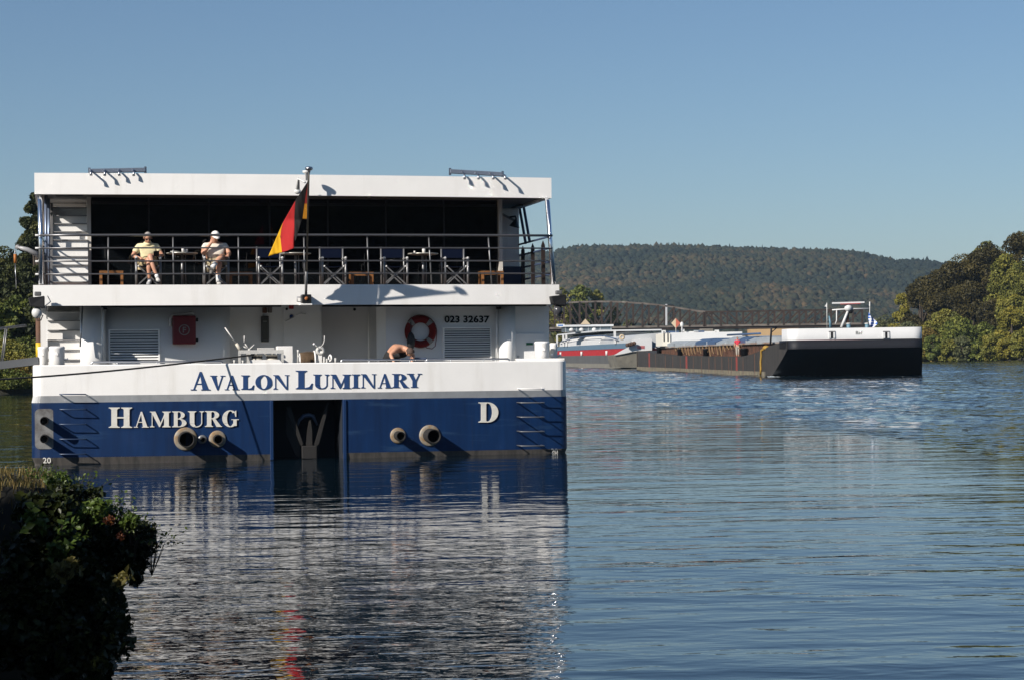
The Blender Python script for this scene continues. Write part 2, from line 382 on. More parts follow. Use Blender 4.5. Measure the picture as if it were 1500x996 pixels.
# stern anchor in its recess
anc = mat('anchor_iron', (.012, .0105, .0095), .75, var=.4, scale=5)
def AP(x, y, Y=.45): return S(380 + x / 6.25, 560 + y / 6.25, Y)
b = MB()
b.hexa([AP(388, 700, .3), AP(530, 700, .3), AP(530, 700, .8), AP(388, 700, .8), AP(385, 578, .3), AP(528, 575, .3), AP(528, 575, .8), AP(385, 578, .8)])
anchor = b.build('anchor', anc, ship, .02)
MB().prism([AP(425, 580), AP(485, 580), AP(482, 440), AP(470, 345), AP(458, 350), AP(440, 450)], (0, .12, 0)).build('anchor_shank', anc, anchor)
for pts in ([(245, 225), (285, 215), (400, 560), (385, 580), (370, 560), (262, 300)], [(612, 195), (640, 190), (545, 560), (520, 585), (505, 570), (560, 380)]):
    MB().prism([AP(*q, .4) for q in pts], (0, .1, 0)).build('anchor_fluke', anc, anchor)
MB().prism([AP(247, 260, .6), AP(270, 300, .6), AP(372, 560, .6), AP(370, 690, .6), AP(330, 660, .6), AP(246, 470, .6)], (0, .03, 0)).build('anchor_guard', mat('guard_iron', (.03, .027, .025), .7), anchor)
MB().tube([AP(345, 400, .9), AP(365, 345, .9), AP(405, 305, .9), AP(450, 295, .9), AP(490, 305, .9), AP(530, 390, .9)], [.02, .03, .045, .05, .045, .02], 8).build('fairlead', mat('fairlead_steel', (.18, .24, .36), .3, .6), ship)

# lower deck walls: plan polyline of (px, Y)
ZF0 = S(430, 447.0, .8).z; ZF1 = S(430, 417.2, .8).z
zw0, zw1 = 1.06, ZF0 + .12
def wallpath(pts): return [Vector((S(px, 500, Y).x, Y, 0)) for px, Y in pts]
def arcpath(px0, px1, Ya, bulge, n=8):
    a = S(px0, 500, Ya).x; c = S(px1, 500, Ya).x
    return [Vector(((a + c) / 2 - (c - a) / 2 * math.cos(t), Ya - bulge * math.sin(t), 0)) for t in np.linspace(0, math.pi, n * 2)]
def wall(path, name, m=wallp, z0=zw0, z1=zw1, th=.05):
    b = MB(); n = len(path)
    vs = [(p.x, p.y, z0) for p in path] + [(p.x, p.y, z1) for p in path]
    b.add(vs, [(i, i + 1, n + i + 1, n + i) for i in range(n - 1)], 0, n > 4)
    o = b.build(name, m, ship); md = o.modifiers.new('s', 'SOLIDIFY'); md.thickness = th; md.offset = 0; return o
wall(arcpath(119, 153, 1.92, .17), 'corner_column')
wall(wallpath([(151, 2.02), (236, 2.02), (318, 2.15)]) + [Vector((S(318, 500, 2.15).x + .28 * math.sin(t), 2.15 + .28 - .28 * math.cos(t), 0)) for t in np.linspace(.2, 1.55, 6)] + [Vector((S(318, 500, 2.15).x + .285, 3.2, 0))], 'bulkhead')
wall(wallpath([(327, 3.15), (470, 3.15)]), 'bulkhead')
wall(wallpath([(468, 3.5), (556, 3.5)]), 'bulkhead', mat('shaded_wall_paint', (.56, .56, .56), .5))  # recess wall in a darker colour that stands in for its shade
wall([Vector((S(470, 500, 3.1).x, 3.1, 0)), Vector((S(470, 500, 3.1).x, 3.55, 0))], 'bulkhead')
wall([Vector((S(553, 500, 3.5).x, 3.5, 0)), Vector((S(553, 500, 2.4).x, 2.35, 0))] + wallpath([(566, 2.08), (728, 2.02)]), 'bulkhead')
wall(arcpath(729, 753, 1.95, .28), 'corner_column')
wall(wallpath([(751, 1.96), (803, 1.96)]) + [Vector((S(803, 500, 1.96).x, 12, 0))], 'bulkhead')
wall([Vector((S(121, 500, 2.1).x, 2.1, 0)), Vector((S(121, 500, 2.1).x, 8.0, 0)), Vector((-5.5, 8.0, 0)), Vector((-5.5, 40.0, 0))], 'bulkhead')
for xa, xb in ((148, 412), (473, 800)):
    MB().box(S(xa, 449, 1.1).x, S(xb, 449, 1.1).x, 1.05, 1.25, ZF0 - .035, ZF0 + .059).build('soffit_gap_shade', black, ship)  # black strip standing in for the shade in the gap under the fascia
# pipes on the wall, ceiling rail
MB().tube([S(150.5, 530, 1.62), S(150.5, 450, 1.62)], .028, 8).build('drain_pipe', wallp, ship)
MB().tube([S(727.5, 530, 1.8), S(727.5, 450, 1.8)], .022, 8).build('drain_pipe', wallp, ship)
MB().box(S(148, 0, 1.6).x, S(154, 0, 1.6).x, 1.5, 1.7, S(150, 454, 1.6).z, S(150, 448, 1.6).z).build('pipe_bracket', black, ship)
MB().box(S(724, 0, 1.7).x, S(729, 0, 1.7).x, 1.65, 1.85, S(727, 453, 1.7).z, S(727, 447, 1.7).z).build('pipe_bracket', black, ship)
# louvred vents
def louvre(x0, x1, y0, y1, Y, n, lab):
    a = S(x0, y1, Y); c = S(x1, y0, Y); f = MB(); t = .035
    f.box(a.x - t, c.x + t, Y - .05, Y + .03, c.z, c.z + t); f.box(a.x - t, c.x + t, Y - .05, Y + .03, a.z - t, a.z)
    f.box(a.x - t, a.x, Y - .05, Y + .03, a.z, c.z); f.box(c.x, c.x + t, Y - .05, Y + .03, a.z, c.z)
    fr = f.build('louvre_vent', wallp, ship)
    MB().box(a.x, c.x, Y - .004, Y + .02, a.z, c.z).build('vent_back', mat('vent_dark', (.03, .04, .06), .8), fr)
    h = (c.z - a.z) / n
    sl = MB().hexa([(a.x, -.045, 0), (c.x, -.045, 0), (c.x, -.033, 0), (a.x, -.033, 0), (a.x, -.012, h * .62), (c.x, -.012, h * .62), (c.x, -.004, h * .62), (a.x, -.004, h * .62)])
    o = sl.build('slat', wallp, fr); o.location = (0, Y, a.z + h * .1)
    for i in range(1, n):
        q = o.copy(); COL.objects.link(q); q.parent = fr; q.location = (0, Y, a.z + h * (i + .1))
louvre(161.5, 231.5, 484.5, 531, 1.98, 12, '')
louvre(651, 717.5, 481.5, 526, 2.0, 13, '')
flat_text('023 32637', lambda u, v: S(651 + 66 * u, 473.2 - 10.6 * v, 1.99), 'digit', black, ship, .032)
# fire cabinet, door and fittings
a = S(253, 504.5, 1.85); c = S(286.8, 462.5, 1.85)
fb = MB().box(a.x, c.x, 1.85, 2.15, a.z, c.z).build('fire_cabinet', redbox, ship, .025)
ct = (a + c) / 2; ct.y = 1.842
MB().lathe(ct, [(.098, 0), (.118, 0), (.118, .006), (.098, .006), (.098, 0)], 32, (0, -1, 0)).build('ring_mark', tapegrey, fb)
flat_text('F', lambda u, v: Vector((ct.x - .032 + .07 * u, 1.838, ct.z - .062 + .125 * v)), 'letter', tapegrey, fb)
for q in (468.5, 498):
    p = S(288.5, q, 1.85); MB().box(p.x - .02, p.x + .03, 1.88, 1.96, p.z - .04, p.z + .04).build('cabinet_hinge', black, fb, .008)
p = S(262, 462, 1.9); MB().tube([S(250, 478, 1.95), S(249, 468, 1.95), S(254, 461.5, 1.95), S(268, 461, 1.95), S(280, 458.5, 1.95), S(284, 461, 1.95)], .035, 8).build('white_hose', plaster, fb)
a = S(415, 533, 3.12); c = S(469, 447, 3.12)
dr = MB().box(a.x, c.x, 3.06, 3.12, a.z - .9, c.z).build('steel_door', wallp, ship, .01)
def dz(px, py, Y=3.03): return S(px, py, Y)
p = dz(427, 464); MB().lathe(p, [(0, 0), (.03, 0), (.045, .01), (.045, .02), (0, .02)], 20, (0, 1, 0)).build('blue_sign', mat('sign_blue', (.02, .07, .25), .5), dr)
MB().tube([dz(418, 471), dz(423, 468.5), dz(430, 464.5)], .014, 6).build('door_handle', steel, dr)
MB().tube([dz(434, 461.5), dz(441, 459.5), dz(448, 460.5)], .008, 6).build('hold_back_hook', steel, dr)
a = dz(423.4, 453); c = dz(430.2, 447.3); MB().box(a.x, c.x, 3.03, 3.05, a.z, c.z).build('red_sign', mat('sign_red', (.4, .02, .02), .5), dr)
p = dz(420, 453); MB().ball(p, .03, 10).build('door_buzzer', black, dr)
a = S(382.5, 501, 3.1); c = S(393.5, 463.3, 3.1)
wf = MB().box(a.x, c.x, 3.05, 3.14, a.z, c.z).build('slot_window', mat('dark_grey_frame', (.06, .06, .055), .5), ship, .01)
MB().box(a.x + .035, c.x - .035, 3.035, 3.06, a.z + .05, c.z - .05).build('pane', mat('smoked_pane', (.05, .053, .05), .12), wf)
MB().box(a.x + .045, c.x - .045, 3.025, 3.036, c.z - .13, c.z - .11).build('pane_label', tapegrey, wf)
p = S(388, 455, 3.05); MB().box(p.x - .055, p.x + .04, 2.98, 3.1, p.z - .06, p.z + .06).build('deck_lamp', mat('brown_plastic', (.1, .04, .02), .6), ship, .012)
p = S(395, 454, 3.05); MB().box(p.x - .04, p.x + .05, 3.0, 3.1, p.z - .07, p.z + .07).build('socket_box', mat('grey_brown_plastic', (.12, .1, .09), .6), ship, .012)
p = S(519.5, 453.5, 3.4); MB().ball(p, .035, 10).build('smoke_sensor', black, ship)
MB().tube([S(540, 532, 3.4), S(540, 446, 3.4)], .018, 6).build('conduit', wallp, ship)
a = S(752.5, 533, 1.9); c = S(797, 488.5, 1.9)
lk = MB().box(a.x, c.x, 1.88, 1.94, a.z, c.z).build('locker_door', wallp, ship, .008)
a = S(770.8, 505.5, 1.88); c = S(780.5, 502, 1.88); MB().box(a.x, c.x, 1.868, 1.879, a.z, c.z).build('green_sign', mat('sign_green', (.01, .13, .06), .5), lk)
p = S(759, 522, 1.88); MB().lathe(p, [(.012, 0), (.024, 0), (.024, .015), (.012, .015), (.012, 0)], 16, (0, -1, 0)).build('lock', steel, lk)

# upper deck slab with its fascia (the white middle band)
def fasc(x0, x1, Y0, z0, z1, yb, name, m=white, under=None, inset=.06):
    b = MB(); xs = np.linspace(x0, x1, 25); n = len(xs); th = .1
    fr = [(x, Y0 + bow(x), z) for z in (z0, z1) for x in xs]; bk = [(x, Y0 + bow(x) + th, z) for z in (z0, z1) for x in xs]
    b.add(fr, [(i, i + 1, n + i + 1, n + i) for i in range(n - 1)], 0, False); b.add(bk, [(i, n + i, n + i + 1, i + 1) for i in range(n - 1)])
    b.add([fr[i] for i in range(n)] + [bk[i] for i in range(n)], [(i, n + i, n + i + 1, i + 1) for i in range(n - 1)])
    b.add([fr[n + i] for i in range(n)] + [bk[n + i] for i in range(n)], [(i, i + 1, n + i + 1, n + i) for i in range(n - 1)])
    for x in (x0, x1):
        o = th if x > 0 else -th
        b.box(min(x, x - o), max(x, x - o), Y0 + bow(x), yb, z0, z1)
    return b.build(name, m, ship)
MX0, MX1 = S(48.5, 430, .95).x, S(820, 430, .95).x
fasc(MX0, MX1, .8, ZF0, ZF1, 60, 'upper_deck_fascia')
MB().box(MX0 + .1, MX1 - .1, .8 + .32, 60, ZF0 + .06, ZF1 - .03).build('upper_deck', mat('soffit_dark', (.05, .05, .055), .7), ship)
MB().box(MX0 + .102, MX1 - .102, 1.1, 60, ZF1 - .026, ZF1 - .012).build('deck_planking', mat('teak_deck', (.2, .1, .05), .7, var=.4, scale=6), ship)
ZR0 = S(430, 286.8, 1.55).z; ZR1 = S(430, 256.2, 1.55).z
QX0, QX1 = S(50.3, 270, 1.7).x, S(808.5, 270, 1.7).x
fasc(QX0, QX1, 1.55, ZR0, ZR1, 60, 'roof_fascia')
MB().box(QX0 + .1, QX1 - .1, 1.55 + .32, 60, ZR0 + .05, ZR1 - .08).build('roof', mat('roof_soffit', (.13, .125, .12), .6), ship)
# glazed aft wall of the saloon
ZD = ZF1 - .012
gy = 3.1; gx0 = S(133.5, 400, gy).x; gx1 = S(731, 400, gy).x
edges = [gx0] + [S(p, 300, gy).x for p in (218, 306, 395, 480, 565, 650)] + [gx1]
for a, c in zip(edges, edges[1:]):
    MB().box(a + .02, c - .02, gy, gy + .02, ZD + .06, ZR0 + .04).build('window', glass, ship)
for e in edges[1:-1]:
    MB().box(e - .02, e + .02, gy - .01, gy + .04, ZD, ZR0 + .049).build('mullion', dark, ship)
MB().box(gx0, gx1, gy - .012, gy + .042, ZD, ZD + .058).build('window_sill', dark, ship)
MB().box(gx0, gx1, gy + .05, gy + .06, ZD, ZR0 + .04).build('saloon_dark_sheet', dark, ship)  # dark sheet standing in for the unlit saloon behind the glass
for p in (131.0, 733.4):
    X = S(p, 400, gy - .1).x; MB().box(X - .04, X + .04, gy - .16, gy + .1, ZD, ZR0 + .049).build('window_pillar', mat('cream_frame', (.5, .47, .42), .5), ship)
a = S(735.5, 360, 4.3).x; c = S(760.5, 360, 4.3).x
MB().box(a - 2.5, c, 4.3, 55, ZD, S(740, 312, 4.3).z).build('saloon_side', white, ship)
MB().box(a - .3, c - .01, 4.2, 4.8, S(740, 319, 4.2).z, S(740, 305.5, 4.2).z).build('air_duct', white, ship, .03)
MB().bar(S(735, 314, 4.15), S(757, 325.5, 4.15), .05, .05).build('duct_brace', alum, ship)
MB().box(c - .5, c + .06, 4.25, 6, ZD, S(740, 391, 4.3).z).build('saloon_plinth', mat('navy_plinth', (.02, .03, .07), .5), ship)
MB().box(S(131, 360, gy).x - .05, S(131, 360, gy).x + .05, gy + .11, 30, ZD, ZR0 + .049).build('saloon_side', white, ship)
MB().box(-4.55, -4.45, 5.2, 30, ZD, ZR0 + .049).build('saloon_side', white, ship)
MB().box(S(74, 360, 5.1).x, S(131, 360, 5.1).x - .06, 5.1, 5.16, ZD, ZR0 + .049).build('stair_back_wall', white, ship)
# stairs
def stairs(x0, x1, Y0, run, zz, z0, rise, n, name, m, edge):
    for k in range(n):
        z = z0 + rise * k; Y = Y0 + run * k
        MB().box(x0, x1, Y + .02, Y + .05, z - rise + .02, z).build('riser', m, ship)
        MB().box(x0, x1, Y - .03, Y + run + .02, z, z + .022).build('tread', edge, ship)
edgeg = mat('tread_grey', (.2, .2, .2), .6)
x0 = S(77, 350, 2.6).x; x1 = S(128.6, 350, 2.6).x
stairs(x0, x1, 1.9, .20, 0, S(100, 414.3, 1.9).z, .193, 10, 'stair', white, edgeg)
MB().hexa([(x0 - .05, 1.8, ZD), (x0, 1.8, ZD), (x0, 2.05, ZD), (x0 - .05, 2.05, ZD), (x0 - .05, 3.7, ZD + 1.95), (x0, 3.7, ZD + 1.95), (x0, 3.9, ZD + 1.95), (x0 - .05, 3.9, ZD + 1.95)]).build('stair_stringer', alum, ship)
for Yp, px in ((2.6, 67.5), (3.4, 71.5)):
    X = S(px, 350, Yp).x; MB().tube([(X, Yp, ZD), (X, Yp, ZR0 + .04)], .035, 8).build('stair_post', mat('post_blue', (.16, .2, .28), .35, .5), ship)
MB().bar(S(82, 287, 2.2), S(122, 287, 2.2), .06, .06).build('stair_header', alum, ship)
MB().bar(S(121.5, 287, 2.2), S(121.5, 281, 2.2), .05, .05).build('stair_header', alum, ship)
x0 = S(69, 500, 1.9).x; x1 = S(120, 500, 1.9).x
stairs(x0, x1, 1.25, .22, 0, 1.08 + .21, .2145, 11, 'stair', white, edgeg)
MB().box(S(59.5, 500, 2.4).x, S(68, 500, 2.4).x, 2.4, 2.5, 1.09, ZF0 + .055).build('stair_side_plate', white, ship)
MB().tube([S(117.5, 508, 1.5), S(119.3, 480, 1.55), S(120.8, 448, 1.7)], .018, 6).build('handrail', steel, ship)

# upper deck railing
dk = mat('dark_rail', (.14, .14, .145), .35, .7)
ys = [(345.2, 345.6, .027), (364, 364.2, .017), (383.4, 382.8, .017), (402.2, 401.0, .017)]
RY = .98
for yl, yr, r in ys:
    a = S(60, yl, RY + .18); c = S(809, yr, RY + .18); pts = []
    for t in np.linspace(0, 1, 15):
        p = a.lerp(c, t); p.y = RY + bow(p.x) * .9; pts.append(p)
    MB().tube(pts, r, 6).build('rail', dk, ship)
for xt, xb in ((158.7, 158.7), (253.5, 254.6), (349.2, 350), (445.2, 446.5), (538, 540.5), (628.5, 632.8), (716.5, 721.5)):
    a = S(xt, 347, RY + .03); c = S(xb, 417, RY + .03); a.y = c.y = RY + .035 + bow(a.x) * .9
    MB().tube([a, c], .016, 6).build('rail_post', alum, ship)
for pts in ([S(58.5, 287, 1.85), S(59, 296, 1.52), S(60.2, 417, 1.05)], [S(799.5, 290.5, 1.85), S(802, 296, 1.52), S(811, 417, 1.05)]):
    MB().tube(pts, .052, 32).build('corner_post', chrome, ship)
# side rails
Xr = MX1 - .18
rb = mat('blue_rail', (.06, .09, .16), .35, .5)
for (x0_, y0_, x1_, y1_) in ((803, 347.5, 752, 364), (805, 364, 752, 380), (807, 383.5, 753, 397), (808, 402, 754, 412.3)):
    a = S(x0_, y0_, 1.2); z = a.z
    MB().tube([(a.x, 1.2, z), (S(780, 350, 3).x * 0 + a.x, 12, z)], .022, 6).build('side_rail', rb, ship)
bronze = mat('bronze_stanchion', (.035, .022, .018), .5, .3, col2=(.008, .007, .007), scale=3)
Xs = S(804, 360, 1.2).x
for px in (795.8, 780.6, 766.2):
    d = SHIP.R3 @ ray(px, 400); t = (Xs - SHIP.c.x) / d.x; Y = SHIP.c.y + d.y * t
    zt = S(804, 348, 1.2).z - .03
    MB().hexa([(Xs - .035, Y - .06, ZD), (Xs + .035, Y - .06, ZD), (Xs + .035, Y + .05, ZD), (Xs - .035, Y + .05, ZD),
               (Xs - .035, Y - .05, zt - .12), (Xs + .035, Y - .05, zt - .12), (Xs + .035, Y + .05, zt - .12), (Xs - .035, Y + .05, zt - .12)]).add(
        [(Xs - .035, Y - .05, zt - .12), (Xs + .035, Y - .05, zt - .12), (Xs + .035, Y + .05, zt - .12), (Xs - .035, Y + .05, zt - .12), (Xs, Y, zt)],
        [(0, 1, 4), (1, 2, 4), (2, 3, 4), (3, 0, 4)]).build('stanchion', bronze, ship)
for xt, yt, xb, yb in ((761, 305, 770, 357), (767, 303, 776, 355)):
    MB().tube([S(xt, yt, 4.6), S(xb, yb, 4.0)], .035, 8).build('roof_strut', rb, ship)
MB().tube([S(748, 307, 4.4), S(768, 301, 4.4)], .05, 8).build('soffit_pipe', steel, ship)
XL = S(60, 360, 1.2).x
for q in (345.2, 364, 383.4, 402.2):
    z = S(60, q, 1.2).z
    MB().tube([(XL, 1.2, z), (XL, 5.0, z)], .02, 6).build('side_rail', alum, ship)
    MB().tube([(XL - .12, 1.2, z), (XL + .02, 1.2, z)], .022, 6).build('rail_end', plaster, ship)
# cone lamp under the roof
lc = S(755, 326, 4.0)
lm_ = MB().lathe(lc, [(.125, -.11), (.115, -.09), (.04, .04), (.025, .07), (0, .08)], 20, (0.25, 0, 1)).build('cone_lamp', mat('lamp_grey', (.04, .045, .05), .4, .4), ship)
MB().tube([lc + Vector((.02, 0, .07)), lc + Vector((.0, 0, .14)), lc + Vector((-.14, 0, .12))], .02, 6).build('lamp_arm', black, lm_)

# folded frames lying on the roof edge
def roof_frame(x0, y0, x1, y1, arms, flip):
    a = S(x0, y0, 1.9); c = S(x1, y1, 1.9); o = MB().bar(a, c, .12, .09).build('folded_frame', mat('frame_blue_grey', (.16, .19, .24), .4, .4), ship, .01)
    MB().bar(a + Vector((0, -.02, -.09)), a + Vector((0, -.02, .07)), .05, .03).build('end_bracket', steel, o)
    MB().bar(c + Vector((0, -.02, -.09)), c + Vector((0, -.02, .07)), .05, .03).build('end_bracket', steel, o)
    for i, (px, py, ln) in enumerate(arms):
        t = (px - x0) / (x1 - x0); p = a.lerp(c, t)
        yo = 1.55 + bow(p.x) - .04; MB().tube([p + Vector((0, .0, .02)), (p.x, yo, ZR1 + .05), (p.x, yo - .17 * ln, ZR1 + .01), (p.x, yo - .2 * ln, ZR1 - .07)], [.016, .02, .024, .035], 6).build('frame_arm', steel, o)
roof_frame(131, 251.2, 213, 249.4, [(133, 253, 1.0), (153, 251, .75), (174, 251, .5), (195, 251, .35)], False)
roof_frame(659, 251.5, 736, 256, [(676, 253, .35), (696, 254, .5), (717, 255, .8), (734, 257, 1.1)], True)
# white loudspeaker arm and masthead lamp by the flagstaff
MB().tube([S(436, 279, 1.3), S(437, 262, 1.2), S(444, 266, 1.0), S(447, 268, .9)], [.05, .03, .025, .02], 8).build('camera_arm', plaster, ship)
MB().ball(S(436, 281, 1.3), .075, 12, sc=(1, .8, .8)).build('dome_camera', plaster, ship)
MB().lathe(S(449, 254, 1.2), [(0, .06), (.09, .05), (.08, .0), (.03, -.02), (.025, -.16), (0, -.16)], 14).build('stern_light', plaster, ship)

# floodlights at the ends of the fascia
def flood(px, py, Y, globe, flip):
    c = S(px, py, Y); s_ = -1 if flip else 1
    o = MB().hexa([c + Vector(v) for v in ((-.16, -.12, -.12), (.14, -.16, -.16), (.14, .1, -.16), (-.16, .12, -.12), (-.2, -.1, .06), (.14, -.1, .1), (.14, .1, .1), (-.2, .12, .06))]).build('floodlight', black, ship, .02)
    MB().box(c.x - .07, c.x + .07, Y - .06, Y + .06, c.z + .1, c.z + .19).build('lamp_housing', mat('dark_grey_metal', (.1, .1, .1), .5), o, .02)
    MB().tube([c + Vector((.12, -.1, -.14)), c + Vector((.26, 0, -.02)), c + Vector((.2, .1, .1))], .012, 6).build('lamp_bracket', steel, o)
    MB().ball(c + Vector((-.02, 0, -.25)), .11, 14, sc=(1, 1, 1.1)).build('dome_camera', plaster if globe else mat('smoked_dome', (.05, .05, .055), .2), o)
    MB().tube([c + Vector((-.02, 0, -.33)), c + Vector((-.02, -.05, -.41)), c + Vector((.06, -.05, -.41)), c + Vector((.1, 0, -.3))], .012, 6).build('guard_ring', black, o)
flood(55.5, 441, .7, True, False)
flood(818.5, 438.5, .65, False, True)

# bollards
def bollard(xa, xb, yt, yb, Y):
    c = S((xa + xb) / 2, yb, Y); r = (S(xb, yb, Y).x - S(xa, yb, Y).x) / 2; h = S(xa, yt, Y).z - c.z
    o = MB().lathe((c.x, Y, c.z - .9), [(0, 0), (r, 0), (r, .9 + h - .04), (r * 1.03, .9 + h - .03), (r * 1.03, .9 + h), (r * .9, .9 + h + .02), (0, .9 + h + .02)], 28).build('bollard', white, ship)
    MB().tube([(c.x + .0, Y - r, c.z + h * .62), (c.x, Y - r - .045, c.z + h * .62)], [.035, .028], 10).build('bollard_lug', white, o)
    MB().tube([(c.x + r, Y - .02, c.z + h * .3), (c.x + r + .06, Y - .06, c.z + h * .36)], .022, 8).build('bollard_lug', white, o)
bollard(55.5, 70.5, 509.5, 535, .85); bollard(72, 95, 508.6, 535, .62)
bollard(783.5, 804.8, 501.5, 529, .75); bollard(805.6, 816.5, 503.8, 529, 1.1)
# low rails on the bulwark
def lowrail(xa, xb, y, yb, posts):
    Y = .12; pts = [S(xa, yb, Y), S(xa + .6, y + 1.5, Y), S(xa + 2.5, y, Y), S(xb - 2.5, y - (xb - xa) * .004, Y), S(xb - .6, y + 1.2 - (xb - xa) * .004, Y), S(xb, yb - (xb - xa) * .006, Y)]
    for p in pts: p.y = Y + bow(p.x)
    o = MB().tube(pts, .022, 8).build('low_rail', steel, ship)
    for q in posts:
        t = (q - xa) / (xb - xa); p = pts[2].lerp(pts[3], t); MB().tube([p, (p.x, p.y, ZT - .03)], .014, 6).build('rail_foot', steel, o)
lowrail(134, 326, 530.2, 535, [170, 230, 280]); lowrail(499.5, 624.5, 527.0, 532, [540, 602]); lowrail(624.5, 748, 526.0, 531, [660, 710])
# mooring winch
gear = mat('gear_white', (.5, .49, .46), .5, var=.15, scale=5)
def W(x, y, Y=.75): return S(330 + x / 9.375, 470 + y / 9.375, Y)
wn = MB().prism([W(285, 610, .5), W(360, 532, .5), W(745, 530, .5), W(805, 600, .5)], (0, .5, 0)).build('winch', white, ship)
MB().box(W(345, 0).x, W(800, 0).x, .55, .95, 1.31, W(0, 560).z).build('winch_base', gear, wn)
MB().bar(W(180, 425, .55), W(800, 420, .55), .06, .075).build('winch_beam', gear, wn)
for xx in (195, 785): MB().bar(W(xx, 425, .55), W(xx, 640, .55), .05, .05).build('winch_leg', gear, wn)
MB().bar(W(320, 430, .7), W(320, 640, .7), .09, .06).build('winch_leg', gear, wn)
for xc, xr in ((440, 82), (645, 82)):
    c = W(xc, 498, .62); r = (W(xc + xr, 498, .62).x - c.x)
    dm = MB().lathe((c.x, .72, c.z - .055), [(0, 0), (r, 0), (r, .02), (r * .7, .035), (r * .7, .075), (r, .09), (r, .11), (0, .115)], 24).build('winch_drum', mat('cream_winch', (.5, .46, .38), .5), wn)
    MB().lathe((c.x, .72, c.z - .02), [(r * .9, 0), (r * .95, .02), (r * .9, .045)], 24).build('wound_rope', ropem, dm)
MB().box(W(440, 0).x, W(672, 0).x, .68, .9, W(0, 410).z, W(0, 372).z).build('winch_cover', gear, wn, .01)
for xx in (430, 550, 650): MB().tube([W(xx, 405, .75), W(xx, 460, .75)], .02, 8).build('winch_stud', gear, wn)
MB().box(W(715, 0).x, W(932, 0).x, .85, 1.15, 1.31, W(0, 352, .85).z).build('control_box', white, ship, .012)
MB().tube([W(-5, 95, .7), W(150, 310, .7)], [.014, .02], 8).build('winch_lever', gear, wn)
MB().tube([W(150, 310, .7), W(215, 410, .7)], [.035, .04], 8).build('lever_socket', mat('cream_winch', (.5, .46, .38), .5), wn)
for a, c in (((262, 205), (262, 300)), ((270, 315), (330, 390)), ((400, 325), (330, 390)), ((250, 350), (315, 385))):
    MB().tube([W(*a, .8), W(*c, .8)], .014, 8).build('crank_handle', gear, wn)
MB().tube([W(330, 380, .8), W(330, 480, .8)], .03, 8).build('crank_shaft', gear, wn)
for xx, yt in ((125, 535), (242, 540), (1000, 395), (1005, 470)):
    MB().tube([W(xx, 640, .5), W(xx, yt + 30, .5), W(xx, yt, .5)], [.025, .02, .028], 8).build('deck_pin', gear, ship)
MB().box(W(285, 0).x, W(315, 0).x, .5, .6, ZT - .1, W(0, 490).z).build('deck_pin', gear, ship)
# rope reel
c = W(1115, 490, .9); r = abs(W(0, 395).z - W(0, 600).z) * .78
rl = MB().lathe((W(1010, 0, .9).x, .95, c.z - .12), [(0, 0), (r * .8, 0), (r * .8, .02), (0, .025)], 24, (1, 0, 0)).build('rope_reel', white, ship)
x0 = W(1022, 0, .9).x; x1 = W(1212, 0, .9).x
b = MB()
for i in range(11):
    t = (i + .5) / 11; b.lathe((x0 + (x1 - x0) * (i / 11.0), .95, c.z - .12), [(r * .8, 0), (r * (.86 + .12 * min(1, t * 2)), (x1 - x0) / 22), (r * .8, (x1 - x0) / 11)], 20, (1, 0, 0))
b.build('wound_rope', ropebrown, rl)
MB().lathe((x1, .95, c.z - .12), [(0, 0), (r * 1.02, 0), (r * 1.02, .03), (0, .03)], 24, (1, 0, 0)).build('reel_flange', white, rl)
# hand-wheel valve and small cleats
c = W(1303, 410, .8)
vl = MB().lathe(c, [(.04, -.05), (.1, -.03), (.1, .05), (.04, .07), (.04, -.05)], 20, (0, -1, 0)).build('brake_valve', gear, ship)
MB().box(c.x - .04, c.x + .04, .75, .85, 1.31, c.z).build('valve_stand', white, vl, .01)
for pts in ([(1290, 375), (1250, 345), (1218, 320)], [(1310, 365), (1350, 310), (1362, 260), (1362, 205)]):
    MB().tube([W(*q, .75) for q in pts], .012, 6).build('valve_lever', gear, vl)
MB().ball(W(1218, 320, .75), .026, 10).build('lever_knob', white, vl)
MB().lathe(W(1440, 510, .7), [(.06, -.02), (.085, 0), (.06, .02), (.04, 0), (.06, -.02)], 18, (1, .4, 0)).build('hand_wheel', white, ship)
for xx, yt in ((1360, 490), (1395, 515)): MB().tube([W(xx, 640, .7), W(xx, yt, .7)], [.03, .022], 8).build('deck_pin', gear, ship)
MB().tube([S(491.5, 534, .5), S(491.5, 524, .5)], [.02, .025], 8).build('deck_pin', gear, ship)
a = S(606, 531, 1.3); c = S(625, 523, 1.3)
MB().box(a.x, c.x, 1.2, 1.7, 1.08, c.z).build('deck_box', mat('blue_grey_box', (.06, .08, .13), .5), ship, .03)
# ship's superstructure beyond the aft deck (seen only from the side)
MB().box(-5.45, 5.45, 12, 88, 1.0, ZF0 + .05).build('cabin_block', white, ship)
MB().box(-4.4, S(735.5, 360, 4.3).x - .01, 6, 80, ZD, ZR0 + .04).build('cabin_block', mat('cabin_glass', (.02, .025, .03), .1), ship)
# ------------------------------------------------------------------ THINGS ON AND ABOUT THE SHIP
def placed(name, label, cat, loc, group=None, rz=0.0, fr=SHIP):
    return thing(name, label, cat, fr.M @ TR(*loc) @ Matrix.Rotation(rz, 4, 'Z'), group)
